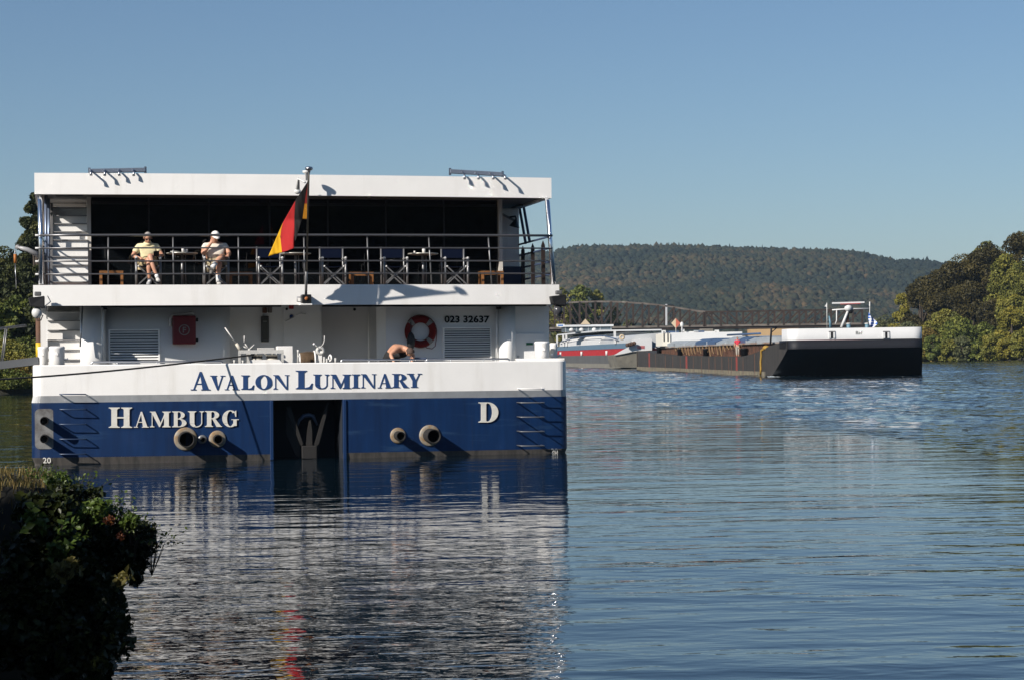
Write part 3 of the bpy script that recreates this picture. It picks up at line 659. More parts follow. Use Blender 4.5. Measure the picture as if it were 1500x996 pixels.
# flagstaff: leans outward over the stern
fb_ = S(448, 438, .62); ft = S(452.6, 248.5, -1.5)
fs = placed('flagstaff', 'slanting steel flagstaff with a flag, rising from the middle white fascia of the cruise ship', 'flagstaff', fb_)
rel = ft - fb_
MB().tube([(0, 0, 0), rel * .22], .03, 10).build('staff_sleeve', alum, fs)
MB().tube([rel * .2, rel], [.021, .017], 10).build('pole', mat('dark_bronze', (.1, .09, .07), .3, .8), fs)
MB().lathe(rel, [(0, .06), (.07, .045), (.085, .01), (.06, -.02), (.03, -.03), (0.02, -.06)], 18).build('finial', steel, fs)
MB().box(-.1, .11, -.12, .16, -.1, .09).build('pole_socket', mat('black_steel', (.02, .02, .02), .4, .5), fs, .02)
MB().box(-.13, .13, -.1, .2, -.14, -.1).build('socket_base', white, fs, .01)
MB().lathe((0, -.13, -.0), [(0, .01), (.04, .01), (.04, 0), (0, 0)], 14, (0, -1, 0)).build('socket_bolt', mat('rust_bolt', (.3, .1, .02), .7), fs)
MB().tube([(-.08, -.05, .03), (-.2, -.12, .03), (-.2, -.12, -.06), (-.08, -.05, -.08)], .01, 6).build('securing_pin', steel, fs)
MB().tube([rel * .30 + Vector((0, -.02, 0)), rel * .30 + Vector((-.09, -.05, .0)), rel * .24 + Vector((-.07, -.04, 0))], .012, 6).build('pole_cleat', alum, fs)
MB().tube([rel * .31 + Vector((-.01, -.03, 0)), rel * .97 + Vector((-.03, -.03, 0))], .004, 4).build('halyard', ropem, fs)
# the flag, folded cloth hanging from the staff
FZ = (360, 230, 4.53)
def staffY(py): t = (438 - py) / (438 - 248.5); return fb_.y + (ft.y - fb_.y) * t
def FP(x, y):
    px = FZ[0] + x / FZ[2]; py = FZ[1] + y / FZ[2]
    dx = (452 - px)
    Y = staffY(min(py, 322)) + 0.011 * max(0, dx) + .03 * math.sin(px * .22 + py * .05) * min(1, max(0, dx) / 12) + .008 * math.sin(px * .8 - py * .12) * min(1, max(0, dx) / 15)
    return S(px, py, Y) - fb_
def patch(b, q, mi, nu=10, nv=16):
    vs = []
    for j in range(nv + 1):
        for i in range(nu + 1):
            u = i / nu; v = j / nv
            x = (q[0][0] * (1 - u) + q[1][0] * u) * (1 - v) + (q[3][0] * (1 - u) + q[2][0] * u) * v
            y = (q[0][1] * (1 - u) + q[1][1] * u) * (1 - v) + (q[3][1] * (1 - u) + q[2][1] * u) * v
            vs.append(FP(x, y))
    n = nu + 1
    b.add(vs, [(j * n + i, j * n + i + 1, (j + 1) * n + i + 1, (j + 1) * n + i) for j in range(nv) for i in range(nu)], mi, True)
fl = MB()
patch(fl, [(408, 168), (418, 150), (403, 225), (330, 290)], 0)
patch(fl, [(330, 290), (403, 225), (378, 400), (322, 400)], 0)
patch(fl, [(322, 400), (378, 400), (330, 560), (325, 560)], 0)
patch(fl, [(330, 290), (322, 400), (322, 500), (245, 440)], 1)
patch(fl, [(245, 440), (322, 500), (320, 608), (228, 520)], 1)
patch(fl, [(228, 520), (320, 608), (280, 622), (240, 635)], 1)
patch(fl, [(245, 440), (228, 520), (240, 635), (150, 660)], 2)
patch(fl, [(403, 222), (418, 152), (420, 312), (390, 312)], 3)
patch(fl, [(390, 312), (420, 312), (418, 415), (378, 413)], 4)
def cloth(name, c, t=.35):
    m = mat(name, c, .85); n = m.node_tree; b_ = n.nodes['Principled BSDF']
    tr = n.nodes.new('ShaderNodeBsdfTranslucent'); tr.inputs[0].default_value = (*c, 1); mx = n.nodes.new('ShaderNodeMixShader'); mx.inputs[0].default_value = t
    n.links.new(b_.outputs[0], mx.inputs[1]); n.links.new(tr.outputs[0], mx.inputs[2]); n.links.new(mx.outputs[0], n.nodes['Material Output'].inputs[0]); return m
fo = fl.build('flag', [cloth('flag_black', (.014, .013, .013)), cloth('flag_red', (.5, .022, .022)), cloth('flag_gold', (.8, .47, .01)), cloth('flag_red_shaded', (.3, .02, .015)), cloth('flag_gold_shaded', (.6, .26, .01))], None)  # fold at the hoist: darker red and gold with its shade painted in
fo.matrix_world = SHIP.M @ TR(*fb_)
md = fo.modifiers.new('t', 'SOLIDIFY'); md.thickness = .003
tag(fo, 'black, red and gold striped flag hanging in folds from the stern flagstaff', 'flag')

# director's chairs
zd = ZD
def make_chair(loc, label):
    t = placed('directors_chair', label, 'chair', loc, 'grey framed folding chairs on the upper deck')
    wd = .255
    for sx in (-1, 1):
        MB().tube([(sx * wd, -.24, 0), (sx * wd, -.24, .60)], .026, 8).build('leg', alum, t)
        MB().tube([(sx * wd, .22, 0), (sx * wd, .25, .88)], .02, 8).build('leg', alum, t)
        MB().bar((sx * wd, -.26, .62), (sx * wd, .26, .62), .05, .025).build('armrest', mat('arm_grey', (.3, .3, .3), .4), t)
        MB().ball((sx * wd, -.24, .615), .03, 8).build('post_cap', plaster, t)
        MB().ball((sx * (wd - .045), -.255, .43), .022, 8).build('pivot', plaster, t)
    MB().bar((-wd + .04, -.25, .43), (wd - .03, -.25, .03), .026, .026).build('cross_brace', alum, t)
    MB().bar((wd - .04, -.225, .43), (-wd + .03, -.225, .03), .026, .026).build('cross_brace', alum, t)
    MB().bar((-wd + .04, .2, .43), (wd - .03, .2, .03), .026, .026).build('cross_brace', alum, t)
    MB().bar((wd - .04, .225, .43), (-wd + .03, .225, .03), .026, .026).build('cross_brace', alum, t)
    b = MB()
    for i in range(6):
        u0 = -1 + i / 3; u1 = -1 + (i + 1) / 3; s0 = .44 - .03 * (1 - u0 * u0); s1 = .44 - .03 * (1 - u1 * u1)
        b.hexa([(u0 * .22, -.22, s0), (u1 * .22, -.22, s1), (u1 * .22, .2, s1), (u0 * .22, .2, s0), (u0 * .22, -.22, s0 + .012), (u1 * .22, -.22, s1 + .012), (u1 * .22, .2, s1 + .012), (u0 * .22, .2, s0 + .012)])
    b.build('seat', canvasblue, t)
    MB().box(-.25, .25, .245, .262, .64, .84).build('backrest', canvasblue, t)
    return t
CY = 1.55
def deckx(px, Y=CY): return S(px, 400, Y).x
proto = make_chair((deckx(487.5), CY, zd), 'empty folding chair just right of the flagstaff, left of a low wooden table')
for px, lab in ((395, 'empty folding chair behind the tip of the flag, left of the flagstaff'),
                (577.5, 'empty folding chair left of the round table that holds glasses'),
                (666, 'empty folding chair rightmost on the upper deck, right of the round table that holds glasses')):
    copy_tree(proto, SHIP.M @ TR(deckx(px), CY, zd), lab)
for px, lab in ((217, 'folding chair in which the man in the yellow shirt sits'), (316, 'folding chair in which the man in the white cap sits')):
    c_ = copy_tree(proto, SHIP.M @ TR(deckx(px), CY, zd), lab)
def make_table(loc, label):
    t = placed('bistro_table', label, 'table', loc, 'round bistro tables on the upper deck')
    MB().lathe((0, 0, .70), [(0, 0), (.30, 0), (.34, .012), (.34, .03), (0, .032)], 28).build('tabletop', mat('table_steel', (.5, .48, .42), .35, .5), t)
    MB().tube([(0, 0, .03), (0, 0, .7)], .03, 10).build('column', alum, t)
    MB().tube([(.07, .03, .03), (.07, .03, .7)], .016, 8).build('column', alum, t)
    MB().lathe((0, 0, 0), [(0, 0), (.2, 0), (.2, .015), (.05, .04), (0, .04)], 24).build('base', alum, t)
    return t
TY = 1.6
tb = make_table((deckx(267, TY), TY, zd), 'round bistro table between the two seated men')
for px, lab in ((433, 'round bistro table behind the flagstaff'), (620, 'round bistro table with glasses on it, between two empty chairs')):
    copy_tree(tb, SHIP.M @ TR(deckx(px, TY), TY, zd), lab)
def glass_cup(px, dy, h, r, lab):
    o = MB().lathe((0, 0, 0), [(0, 0), (r, 0), (r * 1.1, h), (r * .95, h), (r * .9, .01), (0, .01)], 14).build('cup', mat('cup_white', (.6, .58, .54), .2), None)
    o.matrix_world = SHIP.M @ TR(deckx(px, TY), TY + dy, zd + .734); return tag(o, lab, 'cup')
glass_cup(268, -.05, .1, .028, 'tall cup on the round table between the seated men, left one of two')
glass_cup(273, .02, .075, .035, 'short cup on the round table between the seated men, right one of two')
glass_cup(620.5, -.05, .1, .035, 'tall cup on the round table at the right of the deck')
glass_cup(607.5, .0, .05, .02, 'tiny cup near the left rim of the round table at the right of the deck')
o = MB().lathe((0, 0, 0), [(0, 0), (.09, .01), (.1, .025), (0, .02)], 16).build('saucer', plaster, None); o.matrix_world = SHIP.M @ TR(deckx(245, TY) + .02, TY - .1, zd + .734)
o.location = (SHIP.M @ Vector((deckx(256, TY), TY - .1, zd + .734)))
tag(o, 'small pale saucer at the left of the round table between the seated men', 'saucer')
def make_stool(loc, label, wd):
    t = placed('wooden_side_table', label, 'low table', loc, 'low wooden tables on the upper deck')
    for sx in (-1, 1):
        for sy in (-1, 1): MB().box(sx * (wd / 2 - .03) - .028, sx * (wd / 2 - .03) + .028, sy * .17 - .028, sy * .17 + .028, 0, .30).build('leg', wood, t)
    for k in range(4): MB().box(-wd / 2, wd / 2, -.2 + k * .102, -.2 + k * .102 + .094, .302, .325).build('slat', wood, t)
    MB().box(-wd / 2 + .06, wd / 2 - .06, -.19, -.165, .24, .30).build('apron', wood, t)
    return t
ws = make_stool((deckx(163, 1.4), 1.4, zd), 'low wooden table at the left end of the upper deck beside the stairs', .50)
for px, lab in ((352, 'low wooden table between the man in the white cap and the flag'), (529, 'low wooden table between the two chairs right of the flagstaff'), (719, 'low wooden table at the right end of the upper deck')):
    Y = 1.4 if px == 719 else 1.9
    copy_tree(ws, SHIP.M @ TR(deckx(px, Y), Y, zd), lab)

# lifebuoy
lc = S(615.8, 486, 1.95)
lb = placed('lifebuoy', 'dark red lifebuoy with grey bands hanging on the aft wall under the upper deck', 'lifebuoy', lc)
ro, ri = .36, .2; rm = (ro + ri) / 2; rt = (ro - ri) / 2
MB().lathe((0, 0, 0), [(rm + rt * math.cos(a), rt * .75 * math.sin(a)) for a in np.linspace(0, 2 * math.pi, 15)], 48, (0, -1, 0)).build('ring', buoyred, lb)
for k in range(4):
    a = R(45 + 90 * k); pts = []
    b = MB(); n = 14
    for s_ in (-.075, .075):
        aa = a + s_ / rm * .6
        for j in range(n):
            q = 2 * math.pi * j / n; rr = rm + (rt + .004) * math.cos(q); pts.append((rr * math.cos(aa), -(rt * .75 + .004) * math.sin(q), rr * math.sin(aa)))
    b.add(pts, [(j, (j + 1) % n, n + (j + 1) % n, n + j) for j in range(n)], 0, True); b.build('band', tapegrey, lb)
pts = [(.37 * math.cos(R(a)), -.01, .37 * math.sin(R(a))) for a in range(140, -10, -15)] + [(.36, -.02, -.15), (.33, -.02, -.32), (.26, -.02, -.38), (.14, -.02, -.36), (.05, -.02, -.26)]
MB().tube(pts, .009, 6).build('grab_line', mat('line_dark_red', (.12, .02, .02), .8), lb)
bg_ = placed('equipment_bag', 'black oval bag hanging by a cord in front of the lifebuoy', 'bag', S(602, 500, 1.6))
MB().ball((0, 0, 0), .13, 16, sc=(.7, .5, 1.55)).build('bag_body', mat('black_nylon', (.012, .012, .012), .6, bump=.01, bscale=14), bg_)
MB().tube([(0, 0, .18), (.02, .1, .32), (.03, .2, .42)], .01, 6).build('cord', ropem, bg_)
# mooring line from the winch out to the left bank
A = SHIP.M @ S(372, 519.5, .6); B_ = SHIP.M @ S(46, 549.5, -3.4); D_ = B_ + (B_ - A) * .72
D_.z += .1; pts = []
for i in range(25):
    t = i / 24; p = A.lerp(D_, t); p.z -= .10 * math.sin(math.pi * t); pts.append(p)
mr = MB().tube(pts, .018, 6).build('mooring_rope', ropem, None); tag(mr, 'dark mooring rope running from the stern winch across the white bulwark to the left bank', 'rope')
bo = MB().lathe((D_.x, D_.y, .3), [(0, 0), (.12, 0), (.12, 1.5), (.16, 1.52), (.16, 1.6), (0, 1.62)], 16).build('shore_bollard', black, None); tag(bo, 'black iron bollard on the left bank holding the ship rope', 'bollard')

# gangway and its railings
ga = SHIP.M @ S(57, 524.5, 1.2); gb = ga + Vector((-5.0, -1.0, -.55))
gw = thing('gangway', 'narrow grey aluminium gangway from the left bank to the cruise ship', 'gangway', TR(*ga)); rel = gb - ga
MB().bar((0, 0, -.05), rel + Vector((0, 0, -.05)), .9, .16).build('walkway', mat('gangway_grey', (.13, .135, .14), .5, .3), gw)
sd = Vector((rel.y, -rel.x, 0)).normalized() * .42
for s_ in (-1, 1):
    MB().tube([rel * .05 + sd * s_ + Vector((0, 0, .72)), rel + sd * s_ + Vector((0, 0, .72))], .02, 6).build('handrail', alum, gw)
    for t in (.15, .5, .85): MB().tube([rel * t + sd * s_, rel * (t - .02) + sd * s_ + Vector((0, 0, .72))], .016, 6).build('rail_post', alum, gw)
# davit arm over the port side
a = SHIP.M @ S(60, 376, 2.5); m_ = SHIP.M @ S(40, 366, 2.5); e = SHIP.M @ S(26, 362.5, 2.5)
dv = thing('davit_crane', 'light grey davit arm with a hanging hook, left of the upper deck', 'crane', TR(*a))
MB().tube([Vector((0, 0, 0)), m_ - a, e - a], [.065, .05, .035], 10).build('arm', mat('davit_grey', (.3, .3, .3), .4), dv)
MB().lathe(e - a, [(0, -.03), (.055, -.02), (.055, .02), (0, .03)], 14, (0, 1, 0)).build('sheave', mat('sheave_grey', (.2, .2, .2), .5), dv)
MB().tube([e - a + Vector((-.06, 0, 0)), e - a + Vector((-.06, 0, -.28))], .008, 5).build('hoist_wire', steel, dv)
MB().tube([e - a + Vector((-.06, 0, -.15)), e - a + Vector((-.06, 0, -.34))], [.035, .03], 8).build('hook_block', mat('hook_orange', (.35, .12, .02), .6), dv)
MB().tube([e - a + Vector((-.06, 0, -.34)), e - a + Vector((-.05, 0, -.9))], .01, 5).build('hook_chain', steel, dv)
MB().tube([Vector((.02, .02, .05)), Vector((.05, .02, -1.2))], .055, 10).build('davit_post', alum, dv)
# rusty dolphin pile
a = SHIP.M @ S(57.2, 512, 6.0); k = 49 / FPX
pl = thing('mooring_pile', 'rusty brown steel pile with a yellow foot standing behind the port bollards', 'pile', TR(a.x, a.y, 0))
MB().tube([(0, 0, -1), (0, 0, a.z + 1.0)], .07, 10).build('pile_shaft', rust, pl)
MB().tube([(0, 0, a.z - .2), (0, 0, a.z + .16)], .076, 10).build('yellow_band', mat('yellow_paint', (.6, .4, .02), .5), pl)

# ------------------------------------------------------------------ PEOPLE
def skin_mesh(name, nodes, edges, m, parent, root=0, sub=2, mats=None, matfn=None):
    names = list(nodes); me = bpy.data.meshes.new('s')
    me.from_pydata([nodes[k][0] for k in names], [(names.index(a), names.index(c)) for a, c in edges], [])
    ob = bpy.data.objects.new('s', me); COL.objects.link(ob)
    md = ob.modifiers.new('k', 'SKIN'); md.use_smooth_shade = True
    for i, k in enumerate(names):
        r = nodes[k][1]; r = (r, r) if not isinstance(r, tuple) else r
        me.skin_vertices[0].data[i].radius = r; me.skin_vertices[0].data[i].use_root = (i == root)
    sb = ob.modifiers.new('u', 'SUBSURF'); sb.levels = sub; sb.render_levels = sub
    dg = bpy.context.evaluated_depsgraph_get(); ev = ob.evaluated_get(dg); out = bpy.data.meshes.new_from_object(ev)
    bpy.data.objects.remove(ob); out.name = name
    out.materials.clear(); out.materials.append(m)
    for p in out.polygons: p.use_smooth = True; p.material_index = 0
    o = bpy.data.objects.new(name, out); COL.objects.link(o); o.parent = parent; return o
def V(*a): return Vector(a)
def hand(N, E, side, wrist, d, palm_n, curl=.6, s=1.0):
    """five fingers rooted in the palm: d = hand direction, palm_n = palm normal"""
    d = Vector(d).normalized(); pn = Vector(palm_n).normalized(); wd = d.cross(pn).normalized()
    w_ = Vector(wrist); pc = w_ + d * .05 * s; N[side + 'palm'] = (pc, (.034 * s, .018 * s)); E.append((side + 'wrist', side + 'palm'))
    for i, (o_, ln) in enumerate(((-.028, .062), (-.009, .072), (.01, .066), (.028, .052))):
        b0 = pc + d * .038 * s + wd * o_ * s; k1 = b0 + d * ln * .5 * s + pn * ln * .2 * curl * s; k2 = k1 + d * ln * .3 * s + pn * ln * .55 * curl * s
        n0 = side + 'f%d' % i
        N[n0 + 'a'] = (b0, .0105 * s); N[n0 + 'b'] = (k1, .0095 * s); N[n0 + 'c'] = (k2, .008 * s)
        E += [(side + 'palm', n0 + 'a'), (n0 + 'a', n0 + 'b'), (n0 + 'b', n0 + 'c')]
    th = pc - d * .01 * s - wd * .036 * s; N[side + 'ta'] = (th, .012 * s); N[side + 'tb'] = (th - wd * .018 * s + d * .035 * s + pn * .015 * s, .010 * s)
    E += [(side + 'palm', side + 'ta'), (side + 'ta', side + 'tb')]
def headparts(par, c, look, up, hair, hairm, r=.1, skinm=skin, glasses=False):
    c = Vector(c); f = Vector(look).normalized(); u = Vector(up); u = (u - f * u.dot(f)).normalized(); s_ = f.cross(u)
    M = Matrix((s_, -f, u)).transposed().to_4x4(); M.translation = c     # local -Y = look, x = side, z = up
    M = M
    def L(x, y, z): return M @ Vector((x, y, z))
    MB().tube([L(0, -.098, .01), L(0, -.125, -.03), L(0, -.098, -.04)], [.008, .017, .012], 8).build('nose', skinm, par)
    for sx in (-1, 1): MB().ball(L(sx * .082, .01, -.01), .024, 8, sc=(.5, 1, 1.3)).build('ear', skinm, par)
    MB().tube([L(-.028, -.094, -.066), L(0, -.1, -.064), L(.028, -.094, -.066)], .006, 6).build('mouth', mat('lips', (.25, .08, .06), .5), par)
    for sx in (-1, 1):
        if glasses: MB().ball(L(sx * .034, -.095, .012), .026, 10, sc=(1, .35, .75)).build('sunglass_lens', black, par)
        else: MB().ball(L(sx * .032, -.086, .012), .013, 8, sc=(1, .6, .7)).build('eye', mat('eye_dark', (.05, .03, .02), .2), par)
    if glasses: MB().tube([L(-.085, -.01, .02), L(-.06, -.095, .02), L(.06, -.095, .02), L(.085, -.01, .02)], .004, 5).build('sunglass_frame', black, par)
    if hair:
        vs = []; fs = []; n = 18; mrow = 8
        for i in range(mrow + 1):
            th = R(8 + 88 * i / mrow)
            for k_ in range(n):
                ph = 2 * math.pi * k_ / n; x = math.sin(th) * math.cos(ph); y = math.sin(th) * math.sin(ph); z = math.cos(th)
                front = max(0, -y); th2 = th * (1 - .68 * front); x = math.sin(th2) * math.cos(ph); y = math.sin(th2) * math.sin(ph); z = math.cos(th2)
                jit = .003 * math.sin(k_ * 3.1 + i * 1.7)
                vs.append(L(x * (.088 + jit), y * (.107 + jit) + .004, z * (.112 + jit) + .012))
        for i in range(mrow):
            for k_ in range(n): fs.append((i * n + k_, i * n + (k_ + 1) % n, (i + 1) * n + (k_ + 1) % n, (i + 1) * n + k_))
        fs.append(tuple(range(n))); MB().add(vs, fs, 0, True).build('hair', hairm, par)
    return L
def head_nodes(N, E, c, look, neck='neck'):
    c = Vector(c); f = Vector(look).normalized(); u = V(0, 0, 1); u = (u - f * u.dot(f)).normalized()
    N['h0'] = (c - u * .07 + f * .02, (.06, .066)); N['h1'] = (c, (.078, .092)); N['h2'] = (c + u * .06 - f * .008, (.07, .084)); N['h3'] = (c + u * .098 - f * .01, (.03, .035))
    E += [(neck, 'h0'), ('h0', 'h1'), ('h1', 'h2'), ('h2', 'h3')]; return u
def shoe(par, ankle, toe, m, sole):
    a = Vector(ankle); t = Vector(toe); d = (t - a); 
    skin_mesh('shoe', {'a': (a, .05), 'h': (a + V(0, 0, -.035) - d * .18, (.045, .045)), 'm': (a.lerp(t, .5) + V(0, 0, -.01), (.048, .04)), 't': (t, (.045, .03))}, [('h', 'm'), ('m', 't'), ('a', 'm')], m, par, 2)
# man 1: yellow polo shirt, reading
p1 = placed('person', 'seated grey haired man in a yellow polo shirt looking down at a black device', 'person', (deckx(216.8), CY + .02, zd))
N = {'pelvis': (V(0, .08, .53), (.15, .12)), 'belly': (V(0, .08, .66), (.15, .115)), 'chest': (V(0, .06, .82), (.16, .105)), 'neckb': (V(0, .02, .93), (.075, .06)), 'neck': (V(0, -.03, .965), .05)}
E = [('pelvis', 'belly'), ('belly', 'chest'), ('chest', 'neckb'), ('neckb', 'neck')]
look1 = V(.05, -.8, -.6); head_nodes(N, E, V(.0, -.09, 1.055), look1)
for s_, sh, el, wr in (('l', V(-.19, .05, .86), V(-.33, -.04, .66), V(-.17, -.22, .6)), ('r', V(.19, .05, .86), V(.31, -.02, .67), V(.22, -.24, .66))):
    N[s_ + 'sh'] = (sh, .062); N[s_ + 'el'] = (el, .044); N[s_ + 'fa'] = (el.lerp(wr, .4), .04); N[s_ + 'wrist'] = (wr, (.03, .026)); E += [('chest', s_ + 'sh'), (s_ + 'sh', s_ + 'el'), (s_ + 'el', s_ + 'fa'), (s_ + 'fa', s_ + 'wrist')]
hand(N, E, 'l', N['lwrist'][0], (.75, -.35, -.35), (.2, .3, -.9), .7); hand(N, E, 'r', N['rwrist'][0], (-.75, -.35, 0), (.1, .9, .3), .8)
for s_, hp, kn, ca, an in (('l', V(-.09, .04, .5), V(.01, -.40, .58), V(.0, -.43, .38), V(.02, -.38, .12)), ('r', V(.09, .04, .52), V(.03, -.44, .66), V(.09, -.5, .42), V(.17, -.52, .20))):
    N[s_ + 'hp'] = (hp, .09); N[s_ + 'kn'] = (kn, .06); N[s_ + 'ca'] = (ca, .052); N[s_ + 'an'] = (an, .034); E += [('pelvis', s_ + 'hp'), (s_ + 'hp', s_ + 'kn'), (s_ + 'kn', s_ + 'ca'), (s_ + 'ca', s_ + 'an')]
skin_mesh('body', N, E, skin, p1)
headparts(p1, V(.0, -.09, 1.055), look1, V(0, 0, 1), True, mat('grey_hair', (.3, .28, .26), .8, bump=.01, bscale=60), glasses=True)
yel = mat('yellow_polo', (.74, .66, .4), .85, var=.1, scale=6, bump=.02, bscale=9)
T = {'pelvis': (V(0, .08, .56), (.172, .145)), 'belly': (V(0, .075, .67), (.172, .14)), 'chest': (V(0, .06, .81), (.18, .128)), 'neckb': (V(0, .025, .915), (.095, .08)),
     'lsh': (V(-.195, .05, .855), .085), 'lel': (V(-.285, .0, .72), .078), 'rsh': (V(.195, .05, .855), .085), 'rel': (V(.27, .0, .73), .078)}
skin_mesh('shirt', T, [('pelvis', 'belly'), ('belly', 'chest'), ('chest', 'neckb'), ('chest', 'lsh'), ('lsh', 'lel'), ('chest', 'rsh'), ('rsh', 'rel')], yel, p1)
MB().lathe(V(0, .0, .94), [(.085, -.02), (.09, .01), (.075, .03), (.07, .0)], 16, (0, -.4, 1)).build('collar', yel, p1)
sh1 = mat('beige_shorts', (.42, .33, .18), .9)
skin_mesh('shorts', {'p': (V(0, .08, .5), (.17, .13)), 'l': (V(-.09, .02, .5), .11), 'lk': (V(-.02, -.27, .56), .092), 'r': (V(.09, .02, .52), .11), 'rk': (V(.05, -.30, .63), .092)}, [('p', 'l'), ('l', 'lk'), ('p', 'r'), ('r', 'rk')], sh1, p1)
sw = mat('white_sock', (.7, .7, .68), .9); tr_ = mat('white_trainer', (.6, .58, .54), .6, var=.3, scale=14); tg = mat('grey_trainer', (.38, .38, .38), .6, var=.3, scale=14)
MB().tube([V(.018, -.38, .07), V(.02, -.385, .15)], [.046, .042], 12).build('sock', sw, p1)
MB().tube([V(.18, -.53, .17), V(.16, -.515, .235)], [.046, .042], 12).build('sock', sw, p1)
shoe(p1, V(.01, -.385, .07), V(-.02, -.56, .04), tg, None); shoe(p1, V(.185, -.54, .15), V(.20, -.72, .10), tr_, None)
dv_ = placed('tablet', 'small black device in the right hand of the man in the yellow shirt', 'tablet', (deckx(216.8) + .165, CY - .27, zd + .665)); MB().hexa([(-.06, -.02, -.03), (.06, -.03, -.02), (.06, -.01, -.01), (-.06, 0, -.02), (-.055, -.09, .07), (.065, -.1, .08), (.065, -.08, .09), (-.055, -.07, .08)]).build('case', black, dv_)
# man 2: white cap, hand at face
p2 = placed('person', 'seated heavy man in a white cap with one hand raised to his face', 'person', (deckx(316), CY + .02, zd))
N = {'pelvis': (V(0, .08, .54), (.19, .15)), 'belly': (V(0, .02, .68), (.19, .165)), 'chest': (V(0, .05, .84), (.19, .13)), 'neckb': (V(0, .01, .95), (.08, .065)), 'neck': (V(-.0, -.03, .985), .055)}
E = [('pelvis', 'belly'), ('belly', 'chest'), ('chest', 'neckb'), ('neckb', 'neck')]
look2 = V(.25, -.85, -.4); head_nodes(N, E, V(-.01, -.08, 1.07), look2)
for s_, sh, el, wr in (('l', V(-.21, .04, .88), V(-.28, -.14, .70), V(-.12, -.22, .92)), ('r', V(.2, .04, .88), V(.29, -.06, .72), V(.26, -.27, .66))):
    N[s_ + 'sh'] = (sh, .07); N[s_ + 'el'] = (el, .055); N[s_ + 'fa'] = (el.lerp(wr, .35), .052); N[s_ + 'wrist'] = (wr, (.034, .03)); E += [('chest', s_ + 'sh'), (s_ + 'sh', s_ + 'el'), (s_ + 'el', s_ + 'fa'), (s_ + 'fa', s_ + 'wrist')]
hand(N, E, 'l', N['lwrist'][0], (.35, .05, .85), (.5, .8, 0), .5); hand(N, E, 'r', N['rwrist'][0], (-.3, -.8, -.2), (-.2, .1, -.9), .8)
for s_, hp, kn, ca, an in (('l', V(-.10, .04, .5), V(.07, -.34, .50), V(.03, -.36, .32), V(.035, -.34, .12)), ('r', V(.10, .04, .54), V(.12, -.38, .64), V(.0, -.46, .52), V(-.09, -.5, .42))):
    N[s_ + 'hp'] = (hp, .105); N[s_ + 'kn'] = (kn, .07); N[s_ + 'ca'] = (ca, .058); N[s_ + 'an'] = (an, .038); E += [('pelvis', s_ + 'hp'), (s_ + 'hp', s_ + 'kn'), (s_ + 'kn', s_ + 'ca'), (s_ + 'ca', s_ + 'an')]
skin_mesh('body', N, E, skin, p2)
Lh = headparts(p2, V(-.01, -.08, 1.07), look2, V(0, 0, 1), False, None)
capm = mat('white_cap', (.78, .74, .68), .8)
vs = []; fs = []; n = 20
for i in range(7):
    th = R(4 + 84 * i / 6)
    for k_ in range(n):
        ph = 2 * math.pi * k_ / n; vs.append(Lh(math.sin(th) * math.cos(ph) * .094, math.sin(th) * math.sin(ph) * .112, math.cos(th) * .105 + .035))
for i in range(6):
    for k_ in range(n): fs.append((i * n + k_, i * n + (k_ + 1) % n, (i + 1) * n + (k_ + 1) % n, (i + 1) * n + k_))
fs.append(tuple(range(n))); cp = MB().add(vs, fs, 0, True).build('cap', capm, p2)
bv = []
for i in range(9):
    a = R(200 + 140 * i / 8); bv.append(Lh(math.cos(a) * .088, math.sin(a) * .1, .045)); bv.append(Lh(math.cos(a) * .085, math.sin(a) * .1 - .075 * math.sin(R(180 * i / 8)), .02))
MB().add(bv, [(2 * i, 2 * i + 1, 2 * i + 3, 2 * i + 2) for i in range(8)], 0, True).build('cap_peak', capm, p2).modifiers.new('s', 'SOLIDIFY').thickness = .006
tee = mat('cream_tee', (.66, .6, .5), .9, bump=.02, bscale=8)
T = {'pelvis': (V(0, .06, .58), (.20, .175)), 'belly': (V(0, .01, .68), (.21, .19)), 'chest': (V(0, .05, .83), (.205, .152)), 'neckb': (V(0, .02, .93), (.1, .085)),
     'lsh': (V(-.215, .04, .87), .095), 'lel': (V(-.265, -.06, .78), .09), 'rsh': (V(.205, .04, .87), .095), 'rel': (V(.26, -.01, .77), .088)}
skin_mesh('shirt', T, [('pelvis', 'belly'), ('belly', 'chest'), ('chest', 'neckb'), ('chest', 'lsh'), ('lsh', 'lel'), ('chest', 'rsh'), ('rsh', 'rel')], tee, p2)
sh2 = mat('khaki_shorts', (.3, .25, .16), .9, bump=.02, bscale=10)
skin_mesh('shorts', {'p': (V(0, .08, .5), (.2, .15)), 'l': (V(-.10, .02, .48), .13), 'lk': (V(-.0, -.22, .49), .105), 'r': (V(.10, .02, .54), .13), 'rk': (V(.11, -.22, .6), .105), 'h': (V(-.12, -.1, .42), .08)}, [('p', 'l'), ('l', 'lk'), ('p', 'r'), ('r', 'rk'), ('l', 'h')], sh2, p2)
MB().tube([V(.035, -.34, .07), V(.03, -.35, .24)], [.05, .05], 12).build('sock', sw, p2)
MB().tube([V(-.11, -.51, .38), V(-.03, -.47, .49)], [.052, .055], 12).build('sock', sw, p2)
shoe(p2, V(.035, -.345, .07), V(.05, -.53, .04), tr_, None); shoe(p2, V(-.12, -.52, .36), V(-.14, -.62, .24), mat('dark_trainer', (.12, .11, .1), .6), None)
ph_ = placed('phone', 'small dark phone in the lowered hand of the man in the white cap', 'phone', (deckx(316) + .2, CY - .36, zd + .6)); MB().box(-.035, .035, -.07, .07, 0, .012).build('case', black, ph_, .003)
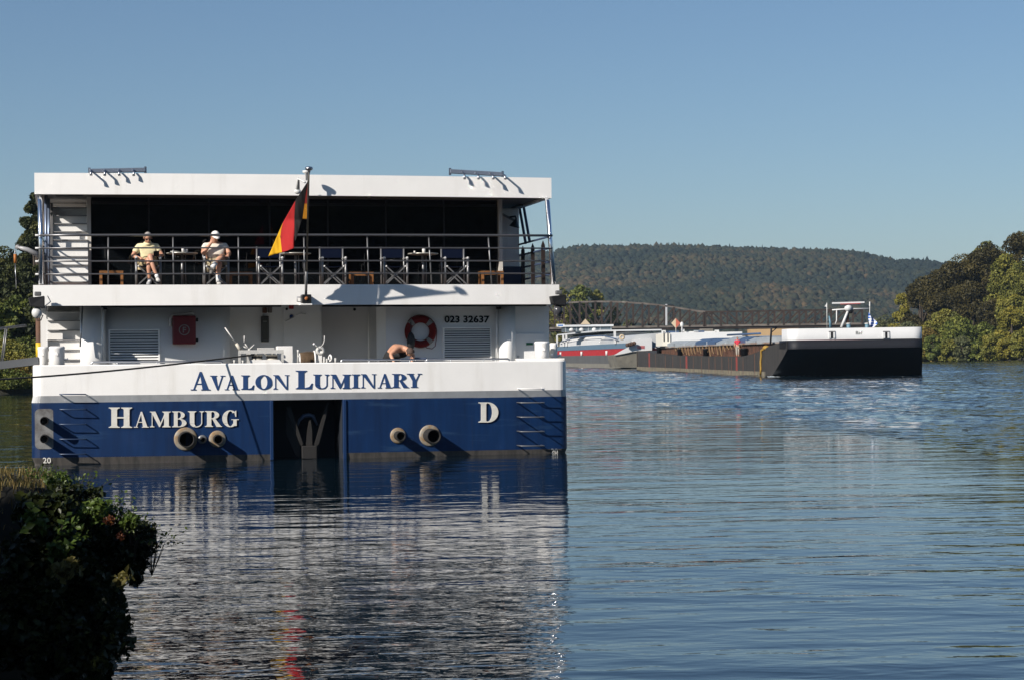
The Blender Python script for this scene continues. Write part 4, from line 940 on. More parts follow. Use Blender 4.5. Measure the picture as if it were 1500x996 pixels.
# man 3: bare-shouldered, bending down on the aft deck
hp = S(573, 516, 1.15)
p3 = placed('person', 'bare-shouldered man with shaved head bending down behind the white bulwark under the lifebuoy', 'person', (hp.x, hp.y, 1.08))
def Q(px, py, Y): return S(px, py, Y) - V(hp.x, hp.y, 1.08)
N = {'pelvis': (Q(574, 519, 1.25), (.15, .14)), 'belly': (Q(580, 511, 1.1), (.14, .13)), 'chest': (Q(588.5, 509, .85), (.16, .13)), 'neckb': (Q(595, 511, .68), (.08, .07)), 'neck': (Q(598, 513, .6), .052)}
E = [('pelvis', 'belly'), ('belly', 'chest'), ('chest', 'neckb'), ('neckb', 'neck')]
look3 = V(.35, -.3, -.9); hc = Q(600.5, 516.5, .5); c = hc; f = look3.normalized(); u = V(.4, -.8, .2); u = (u - f * u.dot(f)).normalized()
N['h0'] = (c - u * .05, (.06, .066)); N['h1'] = (c, (.076, .09)); N['h2'] = (c + u * .06, (.066, .08)); N['h3'] = (c + u * .095, (.03, .035)); E += [('neck', 'h0'), ('h0', 'h1'), ('h1', 'h2'), ('h2', 'h3')]
for s_, sh, el, wr in (('l', Q(581.5, 510, .68), Q(572, 519.5, .55), Q(577, 529.5, .42)), ('r', Q(597, 513, .85), Q(605.5, 520, .8), Q(603.5, 530, .7))):
    N[s_ + 'sh'] = (sh, .07); N[s_ + 'el'] = (el, .047); N[s_ + 'fa'] = (el.lerp(wr, .4), .044); N[s_ + 'wrist'] = (wr, (.03, .028)); E += [('chest', s_ + 'sh'), (s_ + 'sh', s_ + 'el'), (s_ + 'el', s_ + 'fa'), (s_ + 'fa', s_ + 'wrist')]
hand(N, E, 'l', N['lwrist'][0], (.1, -.1, -1), (1, 0, 0), .6); hand(N, E, 'r', N['rwrist'][0], (-.1, -.1, -1), (-1, 0, 0), .6)
for s_, sx in (('l', -.1), ('r', .1)):
    N[s_ + 'hp'] = (N['pelvis'][0] + V(sx, .02, -.05), .1); N[s_ + 'kn'] = (V(sx * 1.3, .1, .52), .062); N[s_ + 'an'] = (V(sx * 1.3, .22, .09), .045); N[s_ + 'toe'] = (V(sx * 1.3, .05, .04), (.05, .04)); E += [('pelvis', s_ + 'hp'), (s_ + 'hp', s_ + 'kn'), (s_ + 'kn', s_ + 'an'), (s_ + 'an', s_ + 'toe')]
skin_mesh('body', N, E, skin, p3)
headparts(p3, hc, look3, u, True, mat('dark_stubble', (.06, .035, .025), .8), skinm=skin)
blk = mat('black_cloth', (.012, .012, .013), .9)
skin_mesh('trousers', {'p': (Q(573.5, 519.5, 1.25), (.18, .165)), 'b': (Q(577, 513, 1.2), (.155, .15)), 'l': (V(-.12, .05, .85), .12), 'lk': (V(-.13, .1, .5), .09), 'la': (V(-.13, .22, .12), .075), 'r': (V(.12, .05, .85), .12), 'rk': (V(.13, .1, .5), .09), 'ra': (V(.13, .22, .12), .075)}, [('p', 'b'), ('p', 'l'), ('l', 'lk'), ('lk', 'la'), ('p', 'r'), ('r', 'rk'), ('rk', 'ra')], blk, p3)
skin_mesh('vest', {'b': (Q(578, 517, 1.1), (.15, .12)), 'c': (Q(588, 518, .9), (.145, .11)), 'd': (Q(594, 518, .75), (.09, .08))}, [('b', 'c'), ('c', 'd')], blk, p3)
# ------------------------------------------------------------------ THE LONG CARGO BARGE (right)
def oframe(o, d):
    d = Vector((d[0], d[1], 0)).normalized(); t = Vector((d.y, -d.x, 0)); M = Matrix((t, d, V(0, 0, 1))).transposed().to_4x4(); M.translation = Vector((o[0], o[1], 0)); return Frame(M)
EL = oframe((23.1, 174.0), (-.0428, .999))
bg = thing('cargo_barge', 'long dark cargo barge with a white bow bulwark, underway on the right', 'barge', EL.M)
hullb = mat('bow_rake_shade', (.014, .014, .017), .55); strake = mat('navy_black_strake', (.009, .01, .014), .6, spec=.3)  # raked bow face near black: shade of its downward slope put into the colour
hulls = mat('weathered_hull', (.042, .035, .028), .8, col2=(.014, .013, .012), scale=.9, streak=True)
bw = mat('barge_white', (.58, .58, .57), .5, var=.06, scale=.5)
BW = 11.45
# sheer: (Y, deck z)
sheer = [(0.6, 3.05), (3, 3.0), (9, 2.75), (14, 2.35), (20, 2.0), (26, 1.82), (45, 1.85), (80, 2.0), (110, 2.45), (124, 2.7)]
def zs(Y):
    for (a, za), (c, zc) in zip(sheer, sheer[1:]):
        if a <= Y <= c: return za + (zc - za) * (Y - a) / (c - a)
    return sheer[-1][1]
b = MB(); Ys = [0.6, 3, 6, 9, 12, 16, 20, 26] + list(range(32, 125, 6))
def fl_e(X, y): return 2.3 * min(1, max(0, y - .6) / 10.0) * max(0, X - BW * .6) / (BW * .4)
def zbot(Y): return 2.43 - 3.1 * min(1, max(0, (Y - .5) / 11.0)) ** .9
for X in (0, BW):
    n = len(Ys); vs = [(X + fl_e(X, y), y, zs(y)) for y in Ys] + [(X + fl_e(X, y), y, zbot(y)) for y in Ys]
    b.add(vs, [(i, i + 1, n + i + 1, n + i) for i in range(n - 1)])
n = len(Ys)
b.add([(0, y, zs(y) - .02) for y in Ys] + [(BW + fl_e(BW, y), y, zs(y) - .02) for y in Ys], [(i, i + 1, n + i + 1, n + i) for i in range(n - 1)])
b.add([(0, 124, 2.7), (BW, 124, 2.7), (BW, 124, -.7), (0, 124, -.7)], [(0, 1, 2, 3)])
b.build('hull', hulls, bg)
MB().box(-.018, 0, 12, 124, -.3, .45).build('waterline_stain', mat('tan_stain', (.2, .17, .11), .9, col2=(.09, .08, .06), scale=1.2), bg)
b = MB(); rr = [(y, zbot(y)) for y in (0.6, 1.5, 3, 5, 7, 9, 11.5)]
vs = []
for y, z in rr:
    for i in range(13):
        x = BW * i / 12; e = min(x, BW - x); vs.append((x + fl_e(x, y), y + (.0 if e > .8 else (.8 - e) * .3), z))
b.add(vs, [(j * 13 + i, j * 13 + i + 1, (j + 1) * 13 + i + 1, (j + 1) * 13 + i) for j in range(len(rr) - 1) for i in range(12)], 0, True)
b.build('bow_rake', hullb, bg)
def bowline(rad=.9, n=8, back=3.2):
    pts = [(0, back)] + [(rad - rad * math.cos(t), rad - rad * math.sin(t)) for t in np.linspace(0, math.pi / 2, n)]
    pts += [(x, 0) for x in np.linspace(1.5, BW - 1.5, 12)]
    pts += [(BW - rad + rad * math.sin(t), rad - rad * math.cos(t)) for t in np.linspace(0, math.pi / 2, n)] + [(BW, back)]
    return pts
def bowband(z0, z1, m, name, f0=0.0, f1=0.0, back=3.2):
    L = bowline(back=back); n = len(L); b = MB()
    vs = [(x, y + f0, z0 if callable(z0) is False else z0(x, y)) for x, y in L] + [(x, y + f1, z1) for x, y in L]
    b.add(vs, [(i, i + 1, n + i + 1, n + i) for i in range(n - 1)], 0, True)
    b.add([(x + (.12 if x < 1 else -.12 if x > BW - 1 else 0), y + f1 + .12, z1) for x, y in L] + [(x, y + f1, z1) for x, y in L], [(i, i + 1, n + i + 1, n + i) for i in range(n - 1)])
    return b.build(name, m, bg)
bowband(3.13, 4.08, bw, 'bow_bulwark', .02, -.02); bowband(2.4, 3.12, strake, 'bow_strake', .05, 0.0, 4.5)
for px in (1218.5, 1298):
    a = EL.P(px - 4.5, 495.5, 0); c = EL.P(px + 4.5, 485, 0)
    o = MB().box(a.x, c.x, -.09, .05, c.z - .1, c.z).build('hawse_port', mat('port_grey', (.12, .12, .12), .6), bg)  # dark grey strip across the top of the port
    MB().box(a.x, a.x + .16, -.09, .05, a.z, c.z - .1).build('port_frame', bw, o); MB().box(c.x - .16, c.x, -.09, .05, a.z, c.z - .1).build('port_frame', bw, o)
    MB().box(a.x + .16, c.x - .16, -.05, .02, a.z, c.z - .1).build('port_opening', black, o)
flat_text('ELLY', lambda u, v: (lambda p: V(p.x, -.032, p.z))(EL.P(1253.5 + 9.5 * u, 489.8 - 4.6 * v, 0)), 'letter', mat('dark_grey_letter', (.08, .08, .07), .6), bg)
# radar mast and fittings on the bow
def BX(px, py, Y): return EL.P(px, py, Y)
ms = MB().tube([BX(1232.5, 480, 2), BX(1242, 456, 2)], [.13, .1], 8).build('mast', bw, bg)
MB().lathe(BX(1242.5, 452, 2) - V(0, 0, .25), [(.1, 0), (.3, .1), (.33, .35), (.2, .55), (0, .6)], 14).build('radar_pedestal', bw, ms)
MB().bar(BX(1219, 444.5, 2), BX(1266, 443.2, 2), .2, .13).build('radar_scanner', bw, ms)
MB().bar(BX(1231, 445.8, 1.8), BX(1260, 445.2, 1.8), .2, .07).build('radar_band', mat('radar_red', (.3, .03, .03), .5), ms)
MB().tube([BX(1219, 454.5, 2), BX(1242, 453, 2), BX(1273, 452.5, 2)], .06, 6).build('yard', bw, ms)
MB().tube([BX(1225.5, 453, 2), BX(1225.5, 470, 2), BX(1223.5, 475, 2)], .05, 6).build('antenna', bw, ms)
MB().ball(BX(1246, 456, 2), .22, 10).build('mast_lamp', strake, ms)
MB().tube([BX(1242, 456, 2.2), BX(1241.5, 480, 2.2)], .12, 8).build('mast_leg', rust, bg)
tq = mat('teal_vent', (.1, .2, .26), .5)
for px in (1243, 1270):
    c = BX(px, 480.5, 1.6); o = MB().lathe(c - V(0, 0, .3), [(0, 0), (.17, 0), (.17, .62), (0, .62)], 14).build('vent_pot', tq, bg)
    MB().lathe(c + V(0, 0, .32), [(0, 0), (.2, 0), (.2, .08), (0, .1)], 14).build('vent_cap', plaster, o)
MB().tube([BX(1214.5, 463, 1.8), BX(1216, 472, 1.8), BX(1216.5, 481, 1.8)], [.05, .1, .12], 8).build('jack_post', tq, bg)
MB().tube([BX(1211.5, 481, 1.8), BX(1211.2, 444, 1.8)], .03, 5).build('signal_staff', plaster, bg)
MB().tube([BX(1273.5, 481, 1.8), BX(1274.3, 442, 1.8)], .03, 5).build('signal_staff', plaster, bg)
MB().prism([BX(1211.3, 444.5, 1.8), BX(1211.3, 450, 1.8), BX(1207.8, 449.5, 1.8)], (0, .03, 0)).build('pennant', plaster, bg)
MB().prism([BX(1273.2, 442.5, 1.8), BX(1275, 443, 1.8), BX(1274.8, 449, 1.8), BX(1273, 448.5, 1.8)], (0, .03, 0)).build('pennant', plaster, bg)
# blue and white lozenge flag
fm = mat('lozenge_flag', (.7, .72, .75), .9); n_ = fm.node_tree; tc = n_.nodes.new('ShaderNodeTexCoord'); mp = n_.nodes.new('ShaderNodeMapping'); ck = n_.nodes.new('ShaderNodeTexChecker')
mp.inputs['Rotation'].default_value = (0, R(38), 0); mp.inputs['Scale'].default_value = (3.4, 0.01, 6.2); ck.inputs['Scale'].default_value = 1.0
ck.inputs[1].default_value = (.7, .72, .78, 1); ck.inputs[2].default_value = (.02, .1, .4, 1)
n_.links.new(tc.outputs['Object'], mp.inputs[0]); n_.links.new(mp.outputs[0], ck.inputs[0]); n_.links.new(ck.outputs[0], n_.nodes['Principled BSDF'].inputs['Base Color'])
b = MB(); vs = []
for j in range(9):
    v = j / 8
    for i in range(9):
        u = i / 8; x0 = 1271.8 + 1.8 * v; x1 = 1272 + 13.5 * (1 - abs(v - .72) / .75) * 1.0; x1 = max(x1, x0 + 1.5)
        p = BX(x0 + (x1 - x0) * u, 458.5 + 21 * v, 1.0); p.y += .18 * math.sin(u * 7 + v * 5); vs.append(p)
b.add(vs, [(j * 9 + i, j * 9 + i + 1, (j + 1) * 9 + i + 1, (j + 1) * 9 + i) for j in range(8) for i in range(8)], 0, True)
fo = b.build('flag', fm, None); fo.matrix_world = EL.M; tag(fo, 'blue and white lozenge flag hanging at the bow of the barge on the right', 'flag')
# hold coaming with ribs and hanging ropes
rc_ = mat('rusty_coaming', (.11, .05, .03), .85, col2=(.05, .028, .02), scale=.8)
X0, X1 = .95, BW - .95
MB().box(X0, X1, 17, 106, 1.7, 2.95).build('hold_coaming', rc_, bg)
for i in range(75):
    y = 18 + i * 1.17; MB().box(X0 - .14, X0 - .003, y, y + .12, zs(y) - .02, 2.9).build('rib', rc_, bg)
MB().box(X0 - .3, X1 + .3, 16.8, 106.2, 2.952, 3.1).build('coaming_rim', mat('rim_grey', (.3, .31, .3), .6, col2=(.2, .1, .05), scale=.35), bg)
hg = mat('hatch_grey', (.3, .33, .35), .5, var=.2, scale=.7); hb = mat('hatch_blue', (.05, .09, .17), .5, var=.2, scale=.7)
ys_ = [22, 28, 35, 42, 49, 56, 66, 76, 86, 96, 105]
for i, (a, c) in enumerate(zip(ys_, ys_[1:])):
    hi = 3.62 + .1 * (i % 3)
    prof = [(X0 - .1, 3.102), (X0 - .1, hi - .35), (X0 + .7, hi), (X1 - .7, hi), (X1 + .1, hi - .35), (X1 + .1, 3.102)]
    o = MB().prism([(x, a + .08, z) for x, z in prof], (0, c - a - .16, 0)).build('hatch_cover', hb if i in (1, 4, 5) else hg, bg)
    MB().box(X0 - .13, X0 - .102, a + .08, a + .3, 3.102, hi - .36).build('hatch_edge', bw if i % 2 else strake, o)
MB().tube([(X0 + .6, 24, 3.95), (X0 + 1.0, 48, 4.05)], .1, 8).build('boom', hb, bg)
MB().prism([(X0 + 3, 17, 3.1), (X0 + 9, 17, 3.1), (X0 + 8.5, 17, 3.85), (X0 + 4, 17, 3.75)], (0, 2.5, 0)).build('red_cover', mat('red_tarp', (.35, .03, .025), .7), bg)
# forward gallows post, yellow fender rope, red hull stripes
MB().tube([BX(1128.5, 505, 16.5), BX(1130, 480.5, 16.5), BX(1138, 480, 16.5)], .09, 6).build('gallows_post', strake, bg)
MB().tube([BX(1130, 487, 16.5), BX(1138, 480.5, 16.5)], .05, 6).build('gallows_post', strake, bg)
b = MB(); pts = [EL.PX(px, py, -.08) for px, py in ((1119, 509.5), (1115, 513), (1115.3, 520), (1114.2, 530), (1114.6, 540), (1114, 549))]
pts[0].x += .2; b.tube(pts, .1, 6); b.ball(pts[0], .33, 10, sc=(1, 1.3, .7)); b.build('yellow_fender', mat('yellow_fender', (.34, .2, .03), .7, var=.3, scale=3), bg)
redm = mat('red_stripe', (.3, .035, .02), .7, col2=(.14, .04, .03), scale=2, streak=True)
for px, h in ((1080.5, 1), (1007, .9), (952.2, .9)):
    p = EL.PX(px, 545, 0); MB().box(-.012, 0, p.y, p.y + (1.1 if px > 1050 else 1.5), .1, zs(p.y) - .05).build('hull_stripe', redm, bg)
rs = mat('rust_streak', (.12, .05, .025), .8, col2=(.07, .045, .035), scale=2)
for i, px in enumerate((961, 975, 986, 997, 1016, 1028, 1039, 1048, 1058, 1068, 1072, 1089, 1106)):
    p = EL.PX(px, 545, 0); MB().box(-.025, 0, p.y, p.y + .22, .15, zs(p.y) - .1).build('hull_seam', rs, bg)
for i, px in enumerate((962, 996, 1034, 1090)):
    p = EL.PX(px, 520, .5); p.y = min(p.y, 100); MB().lathe((.5, p.y, zs(p.y) - .1), [(0, 0), (.3, 0), (.3, .75), (.36, .78), (.36, .88), (0, .9)], 12).build('bollard', black, bg)
for i in range(21):
    ya = 30 + i * 2.6 + random.uniform(-.4, .4); yc = ya + random.uniform(1.8, 2.6); dp = random.uniform(.5, 1.15) if 3 < i < 20 else .35
    pts = [(X0 - .28, ya + (yc - ya) * t, 2.9 - dp * math.sin(math.pi * t) ** .8) for t in np.linspace(0, 1, 10)]
    MB().tube(pts, .035, 5).build('hanging_rope', ropetan, bg)
# deckhouse aft
a = EL.P(951, 500, 94); c = EL.P(1087.5, 486, 94)
a.x = max(a.x, .35)
dh = MB().box(a.x + .2, min(c.x, 12.4), 94, 101, 3.2, c.z).build('deckhouse', bw, bg, .05)
MB().box(a.x - .1, a.x + .9, 93.8, 101.3, 3.2, c.z - .1).build('deckhouse_end', mat('end_cream', (.7, .66, .56), .5), bg)
for px in (0.12, 0.62):
    q = EL.P(955, 492, 93.8); q.x = a.x + px; MB().box(q.x - .07, q.x + .07, 93.76, 93.81, q.z - .75, q.z + .55).build('deckhouse_window', strake, dh)
for px, wd_, h, m_ in ((972, .5, .35, plaster), (985, 1.6, .25, hb), (1000, .4, .5, bw), (1010, 2.2, .16, plaster), (1022, 1.0, .3, hg), (1027, .8, .25, hb), (1040, 1.6, .14, plaster), (1050, .5, .3, plaster)):
    q = EL.P(px, 486, 97); MB().box(q.x - wd_ / 2, q.x + wd_ / 2, 96.7, 97.3, c.z + .002, c.z + h).build('roof_fitting', m_, dh)
q = EL.P(999, 486, 96); MB().tube([(q.x, 96, c.z), (q.x, 96, c.z + 1.1)], .07, 6).build('signal_post', bw, dh); MB().ball((q.x, 96, c.z + 1.05), .3, 10, sc=(.8, .8, 1.2)).build('signal_lamp', plaster, dh)
q = EL.P(990, 473.7, 96); MB().prism([(q.x - .6, 96, q.z), (q.x, 96, q.z - .65), (q.x + .0, 96, q.z + .65)], (0, .06, 0)).build('diamond_sign', mat('sign_cream', (.5, .4, .27), .6), dh)
MB().prism([(q.x + .001, 96, q.z + .65), (q.x + .001, 96, q.z - .65), (q.x + .6, 96, q.z)], (0, .06, 0)).build('diamond_sign', mat('sign_orange', (.4, .1, .06), .6), dh)
MB().tube([(q.x, 96.1, c.z), (q.x, 96.1, q.z)], .04, 6).build('sign_post', plaster, dh)
# helmsman's assistant: man in a red shirt walking on the side deck
pY = EL.PX(1080.5, 523, .55).y; kf = 1.08
p4 = thing('person', 'man in a red shirt and light trousers standing on the long barge', 'person', EL.M @ TR(.55, pY, zs(pY)) @ Matrix.Scale(kf, 4))
N = {'pelvis': (V(0, 0, .95), (.14, .11)), 'chest': (V(0, 0, 1.3), (.17, .12)), 'neckb': (V(0, 0, 1.48), .07), 'neck': (V(0, -.01, 1.53), .05)}
E = [('pelvis', 'chest'), ('chest', 'neckb'), ('neckb', 'neck')]; head_nodes(N, E, V(0, -.02, 1.64), V(-.2, -1, -.1))
for s_, sx in (('l', -1), ('r', 1)):
    N[s_ + 'sh'] = (V(sx * .19, 0, 1.42), .06); N[s_ + 'el'] = (V(sx * .27, .03, 1.13), .042); N[s_ + 'wrist'] = (V(sx * .25, -.06, .88), .028)
    N[s_ + 'hp'] = (V(sx * .09, 0, .9), .09); N[s_ + 'kn'] = (V(sx * .09, -.04 - .03 * sx, .5), .06); N[s_ + 'an'] = (V(sx * .08, .05 * sx, .08), .04); N[s_ + 'toe'] = (V(sx * .09, .05 * sx - .15, .04), (.04, .03))
    E += [('chest', s_ + 'sh'), (s_ + 'sh', s_ + 'el'), (s_ + 'el', s_ + 'wrist'), ('pelvis', s_ + 'hp'), (s_ + 'hp', s_ + 'kn'), (s_ + 'kn', s_ + 'an'), (s_ + 'an', s_ + 'toe')]
    hand(N, E, s_, N[s_ + 'wrist'][0], (0, -.1, -1), (-sx, 0, 0), .6)
skin_mesh('body', N, E, skin, p4); headparts(p4, V(0, -.02, 1.64), V(-.2, -1, -.1), V(0, 0, 1), True, mat('dark_hair', (.03, .02, .015), .8))
skin_mesh('shirt', {'p': (V(0, 0, 1.0), (.165, .13)), 'c': (V(0, 0, 1.32), (.185, .135)), 'n': (V(0, 0, 1.46), .085), 'l': (V(-.2, 0, 1.41), .078), 'le': (V(-.255, .02, 1.22), .066), 'r': (V(.2, 0, 1.41), .078), 're': (V(.255, .02, 1.22), .066)},
          [('p', 'c'), ('c', 'n'), ('c', 'l'), ('l', 'le'), ('c', 'r'), ('r', 're')], mat('red_shirt', (.55, .035, .06), .85), p4)
skin_mesh('trousers', {'p': (V(0, 0, .94), (.16, .13)), 'l': (V(-.09, 0, .86), .108), 'lk': (V(-.09, -.01, .5), .08), 'la': (V(-.085, -.04, .13), .062), 'r': (V(.09, 0, .86), .108), 'rk': (V(.09, -.07, .5), .08), 'ra': (V(.085, .05, .13), .062)},
          [('p', 'l'), ('l', 'lk'), ('lk', 'la'), ('p', 'r'), ('r', 'rk'), ('rk', 'ra')], mat('stone_trousers', (.36, .33, .28), .9), p4)
# bow wave
b = MB(); vs = []; n = 60
for i in range(n):
    t = i / (n - 1); x = -.5 + 8.5 * t; wd_ = .28 * (1 - t) ** .7 + .05
    for j in range(4): vs.append((x, 8.9 - .5 * (1 - (1 - t) ** 2) + (j - 1.5) * wd_ * 2.0 - wd_, .02 + (.10 if j in (1, 2) else 0) * (1 - t * .6) * (.6 + .4 * math.sin(i * 1.9 + j))))
b.add(vs, [(i * 4 + j, i * 4 + j + 1, (i + 1) * 4 + j + 1, (i + 1) * 4 + j) for i in range(n - 1) for j in range(3)], 0, True)
fo = b.build('bow_foam', mat('foam', (.55, .6, .62), .9, col2=(.2, .26, .3), scale=3, bump=.1, bscale=8), None); fo.matrix_world = EL.M; fo['kind'] = 'stuff'; fo['label'] = 'thin white foam at the bow of the moving barge'

# ------------------------------------------------------------------ THE RED-SIDED BARGE (left, farther)
RB = oframe((18.2, 318.0), (-.0995, .995))
rbg = thing('cargo_barge', 'farther barge with a red ribbed coaming, white arched cover and glazed wheelhouse', 'barge', RB.M)
def RX(px, py, X=0): return RB.PX(px, py, X)
h2 = mat('dark_scuffed_hull', (.1, .1, .098), .8, col2=(.05, .05, .048), scale=1.2, streak=True)
zd2 = RX(880, 520.3).z
MB().box(0, 11.4, 0, 100, -.6, zd2).build('hull', h2, rbg)
MB().box(-.03, 0, 0, 100, -.3, .75).build('waterline_stain', mat('stain', (.2, .19, .15), .9, col2=(.11, .1, .09), scale=1.5), rbg)
zc1 = RX(880, 511.5, .6).z; redc = mat('red_coaming', (.36, .02, .025), .6, var=.2, scale=2)
MB().box(.6, 10.8, 4, 100, zd2 - .05, zc1).build('red_coaming', redc, rbg)
for i in range(64): MB().box(.45, .597, 4.5 + i * 1.45, 5.0 + i * 1.45, zd2 - .02, zc1 - .04).build('rib', redc, rbg)
for px in (822, 852.7, 889.5):
    p = RX(px, 518, .4); MB().lathe((.3, p.y, zd2 - .05), [(0, 0), (.2, 0), (.2, .8), (0, .8)], 10).build('bollard', plaster, rbg)
zc2 = RX(880, 504.5, .6).z
MB().box(.5, 10.9, 3.6, 100, zc1 + .002, zc2).build('blue_band', mat('band_blue_grey', (.1, .16, .22), .5), rbg)
# arched hatch cover / cabin top
prof = [(.55, zc2 + .002), (.6, zc2 + .5), (1.6, zc2 + 1.2), (5.7, zc2 + 1.5), (9.8, zc2 + 1.2), (10.8, zc2 + .5), (10.85, zc2 + .002)]
MB().prism([(x, 4, z) for x, z in prof], (0, 34, 0)).build('hatch_cover', mat('cover_grey', (.42, .43, .43), .5, var=.12, scale=.3), rbg)
zt_ = RX(850, 489, .6).z
MB().prism([(x, 38.1, zc2 + .002 + (z - zc2) * (zt_ - zc2) / 1.5) for x, z in prof], (0, 56, 0)).build('deckhouse', bw, rbg)
zq = RX(850, 486.5, .4).z
MB().box(.3, 11.0, 36, 96, zq - .25, zq).build('deckhouse_roof', mat('roof_pale_grey', (.55, .56, .56), .5), rbg, .05)
for px in (815.5, 824.5, 829, 900):
    p = RX(px, 500, .25); MB().box(.2, .45, p.y - .5, p.y + .5, zc2, zq - .2).build('deckhouse_pillar', bw, rbg)
# bow accordion: rail curve, wheelhouse
p0 = [RX(px, py, .1) for px, py in ((818, 501.5), (838, 496.5), (861, 492.5), (885, 492.3), (903, 496.5))]
MB().tube(p0, .09, 6).build('dark_handrail', hb, rbg)
Yw = 60; a = RB.P(828.5, 486, Yw); c = RB.P(895, 474.6, Yw)
wh = MB().box(a.x, c.x, Yw, Yw + 6, zq, c.z - .45).build('wheelhouse', mat('wheelhouse_glass', (.1, .13, .15), .15), rbg)
MB().box(a.x - .3, c.x + .4, Yw - .4, Yw + 6.4, c.z - .45, c.z - .1).build('wheelhouse_roof', mat('roof_pale_grey', (.55, .56, .56), .5), wh)
for t in (0, .24, .5, .76, 1): 
    x = a.x + (c.x - a.x) * t; MB().box(x - .09, x + .09, Yw - .05, Yw + .0, zq, c.z - .45).build('window_post', hg, wh)
for t in (.12, .34, .62): MB().ball((a.x + (c.x - a.x) * t, Yw - .6, zq + .35), .45, 10, sc=(1, 1, .8)).build('roof_dome', plaster, rbg)
q = RB.P(857, 475.6, Yw); MB().prism([(q.x - .9, Yw - .5, q.z), (q.x + .9, Yw - .5, q.z), (q.x, Yw - .5, q.z + 1.0)], (0, .1, 0)).build('triangle_sign', mat('sign_cream', (.5, .4, .27), .6), wh)
a2 = RB.P(815, 479, Yw); c2 = RB.P(826.5, 475, Yw)
MB().box(a2.x, c2.x, Yw - .3, Yw - .2, a2.z, c2.z).build('blue_sign', mat('barge_sign_white', (.7, .7, .7), .5), rbg); MB().box(a2.x + .25, c2.x - .25, Yw - .33, Yw - .301, a2.z + .12, c2.z - .12).build('blue_panel', mat('panel_blue', (.03, .16, .45), .5), rbg)
# flared white bow
B0 = RB.P
fl_ = [B0(px, py, -.5) for px, py in ((900, 520), (908, 515), (918, 509.5), (929, 504), (938, 499), (953, 494.8), (954, 509), (945, 512), (930, 514), (914, 517.5))]
MB().prism(fl_, (0, .4, 0)).build('flared_bow', bw, rbg)
MB().prism([B0(px, py, 2) for px, py in ((928, 499), (940, 496.5), (955, 496.5), (955, 515), (928, 515))], (0, 9, 0)).build('bow_house', bw, rbg)
MB().prism([B0(px, py, -.2) for px, py in ((902, 521), (930, 514.8), (955, 513), (955, 538), (930, 538), (906, 538))], (0, 9, 0)).build('bow_block', mat('bow_stain', (.17, .155, .12), .9, col2=(.09, .085, .07), scale=.6), rbg)
b = MB()
for i in range(6):
    q = B0(934.5 + i * 1.8, 508.5, -.53); b.box(q.x - .07, q.x + .06, q.y - .02, q.y, q.z - .22, q.z + .25)
b.build('red_lettering', mat('faded_red', (.45, .1, .1), .7), rbg)
for i in range(4):
    q = B0(919 + i * 3.2, 505.4 - i * .8, -1.0); MB().lathe(q, [(0, 0), (.32, 0), (.32, .3), (0, .3)], 10, (0, -1, 0)).build('rust_roller', rust, rbg)
q = B0(911, 494, 3); MB().lathe(q, [(.15, 0), (.45, 0), (.45, .1), (.15, .1), (.15, 0)], 14, (0, -1, 0)).build('cream_buoy', mat('sign_cream', (.5, .4, .27), .6), rbg)
MB().bar(B0(934, 492, 5), B0(955, 492.5, 5), .1, .1).build('bow_rail', strake, rbg); MB().bar(B0(935, 495, 5), B0(935, 492, 5), .08, .08).build('bow_rail', strake, rbg)

# ------------------------------------------------------------------ RAILWAY BRIDGE
BD = 500.0
br = thing('truss_bridge', 'rusty steel truss bridge with a curved left span crossing the river behind the barges', 'bridge', TR(at(1030, 500, BD).x, BD, 0))
brm = br.matrix_world.inverted()
def BP(px, py, D=BD): p = at(px, py, D); return V(p.x - br.matrix_world.translation.x, D - BD, p.z)
rsteel = mat('bridge_rust', (.036, .02, .013), .85, col2=(.014, .01, .008), scale=.5)
gtop = mat('bridge_top_grey', (.15, .13, .11), .8, col2=(.07, .055, .045), scale=.4)
topc = [(670, 478), (700, 467), (750, 455), (780, 449), (803, 446.5), (820, 444.3), (840, 443.1), (860, 442.3), (883, 442), (906, 442.5), (929, 444), (952, 445.8), (975, 448.5), (998, 452), (1012, 454.5), (1031, 457.5)]
def ytop(px):
    if px >= 1031: return 457.5 - (px - 1031) * .0175 
    for (a, ya), (c, yc) in zip(topc, topc[1:]):
        if a <= px <= c: return ya + (yc - ya) * (px - a) / (c - a)
def ybot(px): return 478.8 - (px - 1000) * .015
for D, off in ((BD, 0.0), (BD + 7, -13.5)):
    xs = [803 + off - 115 + 23 * k for k in range(26)]
    xs = [x for x in xs if x > 672 and x <= 1285] + ([1031] if off == 0 else [])
    xs.sort(); col_ = rsteel
    for a, c in zip(xs, xs[1:]):
        MB().bar(BP(a, ytop(a), D), BP(c, ytop(c), D), .45, .4).build('top_chord', [rsteel, gtop][0 if a > 1031 else 1], br)
        MB().bar(BP(a, ybot(a), D) + V(0, 0, .1), BP(c, ybot(c), D) + V(0, 0, .1), .45, .5).build('bottom_chord', gtop, br)
    for x in xs:
        MB().bar(BP(x, ytop(x), D), BP(x, ybot(x), D), .45, .6 if off == 0 else .42, up=(0, 1, 0)).build('truss_post', rsteel, br)
    mid = 880
    for a, c in zip(xs, xs[1:]):
        if c - a < 12: continue
        left = (a + c) / 2 < mid or 1060 < (a + c) / 2 - 400 or (1031 < (a + c) / 2 < 1090)
        p, q = ((a, ytop(a)), (c, ybot(c))) if left else ((a, ybot(a)), (c, ytop(c)))
        MB().bar(BP(*p, D), BP(*q, D), .34, .34).build('truss_diagonal', rsteel, br)
zb_ = BP(900, 479).z
xa = BP(672, 480).x; xc = BP(1285, 478).x
MB().box(xa, xc, .3, 6.7, zb_ - .75, zb_ - .35).build('deck', rsteel, br)
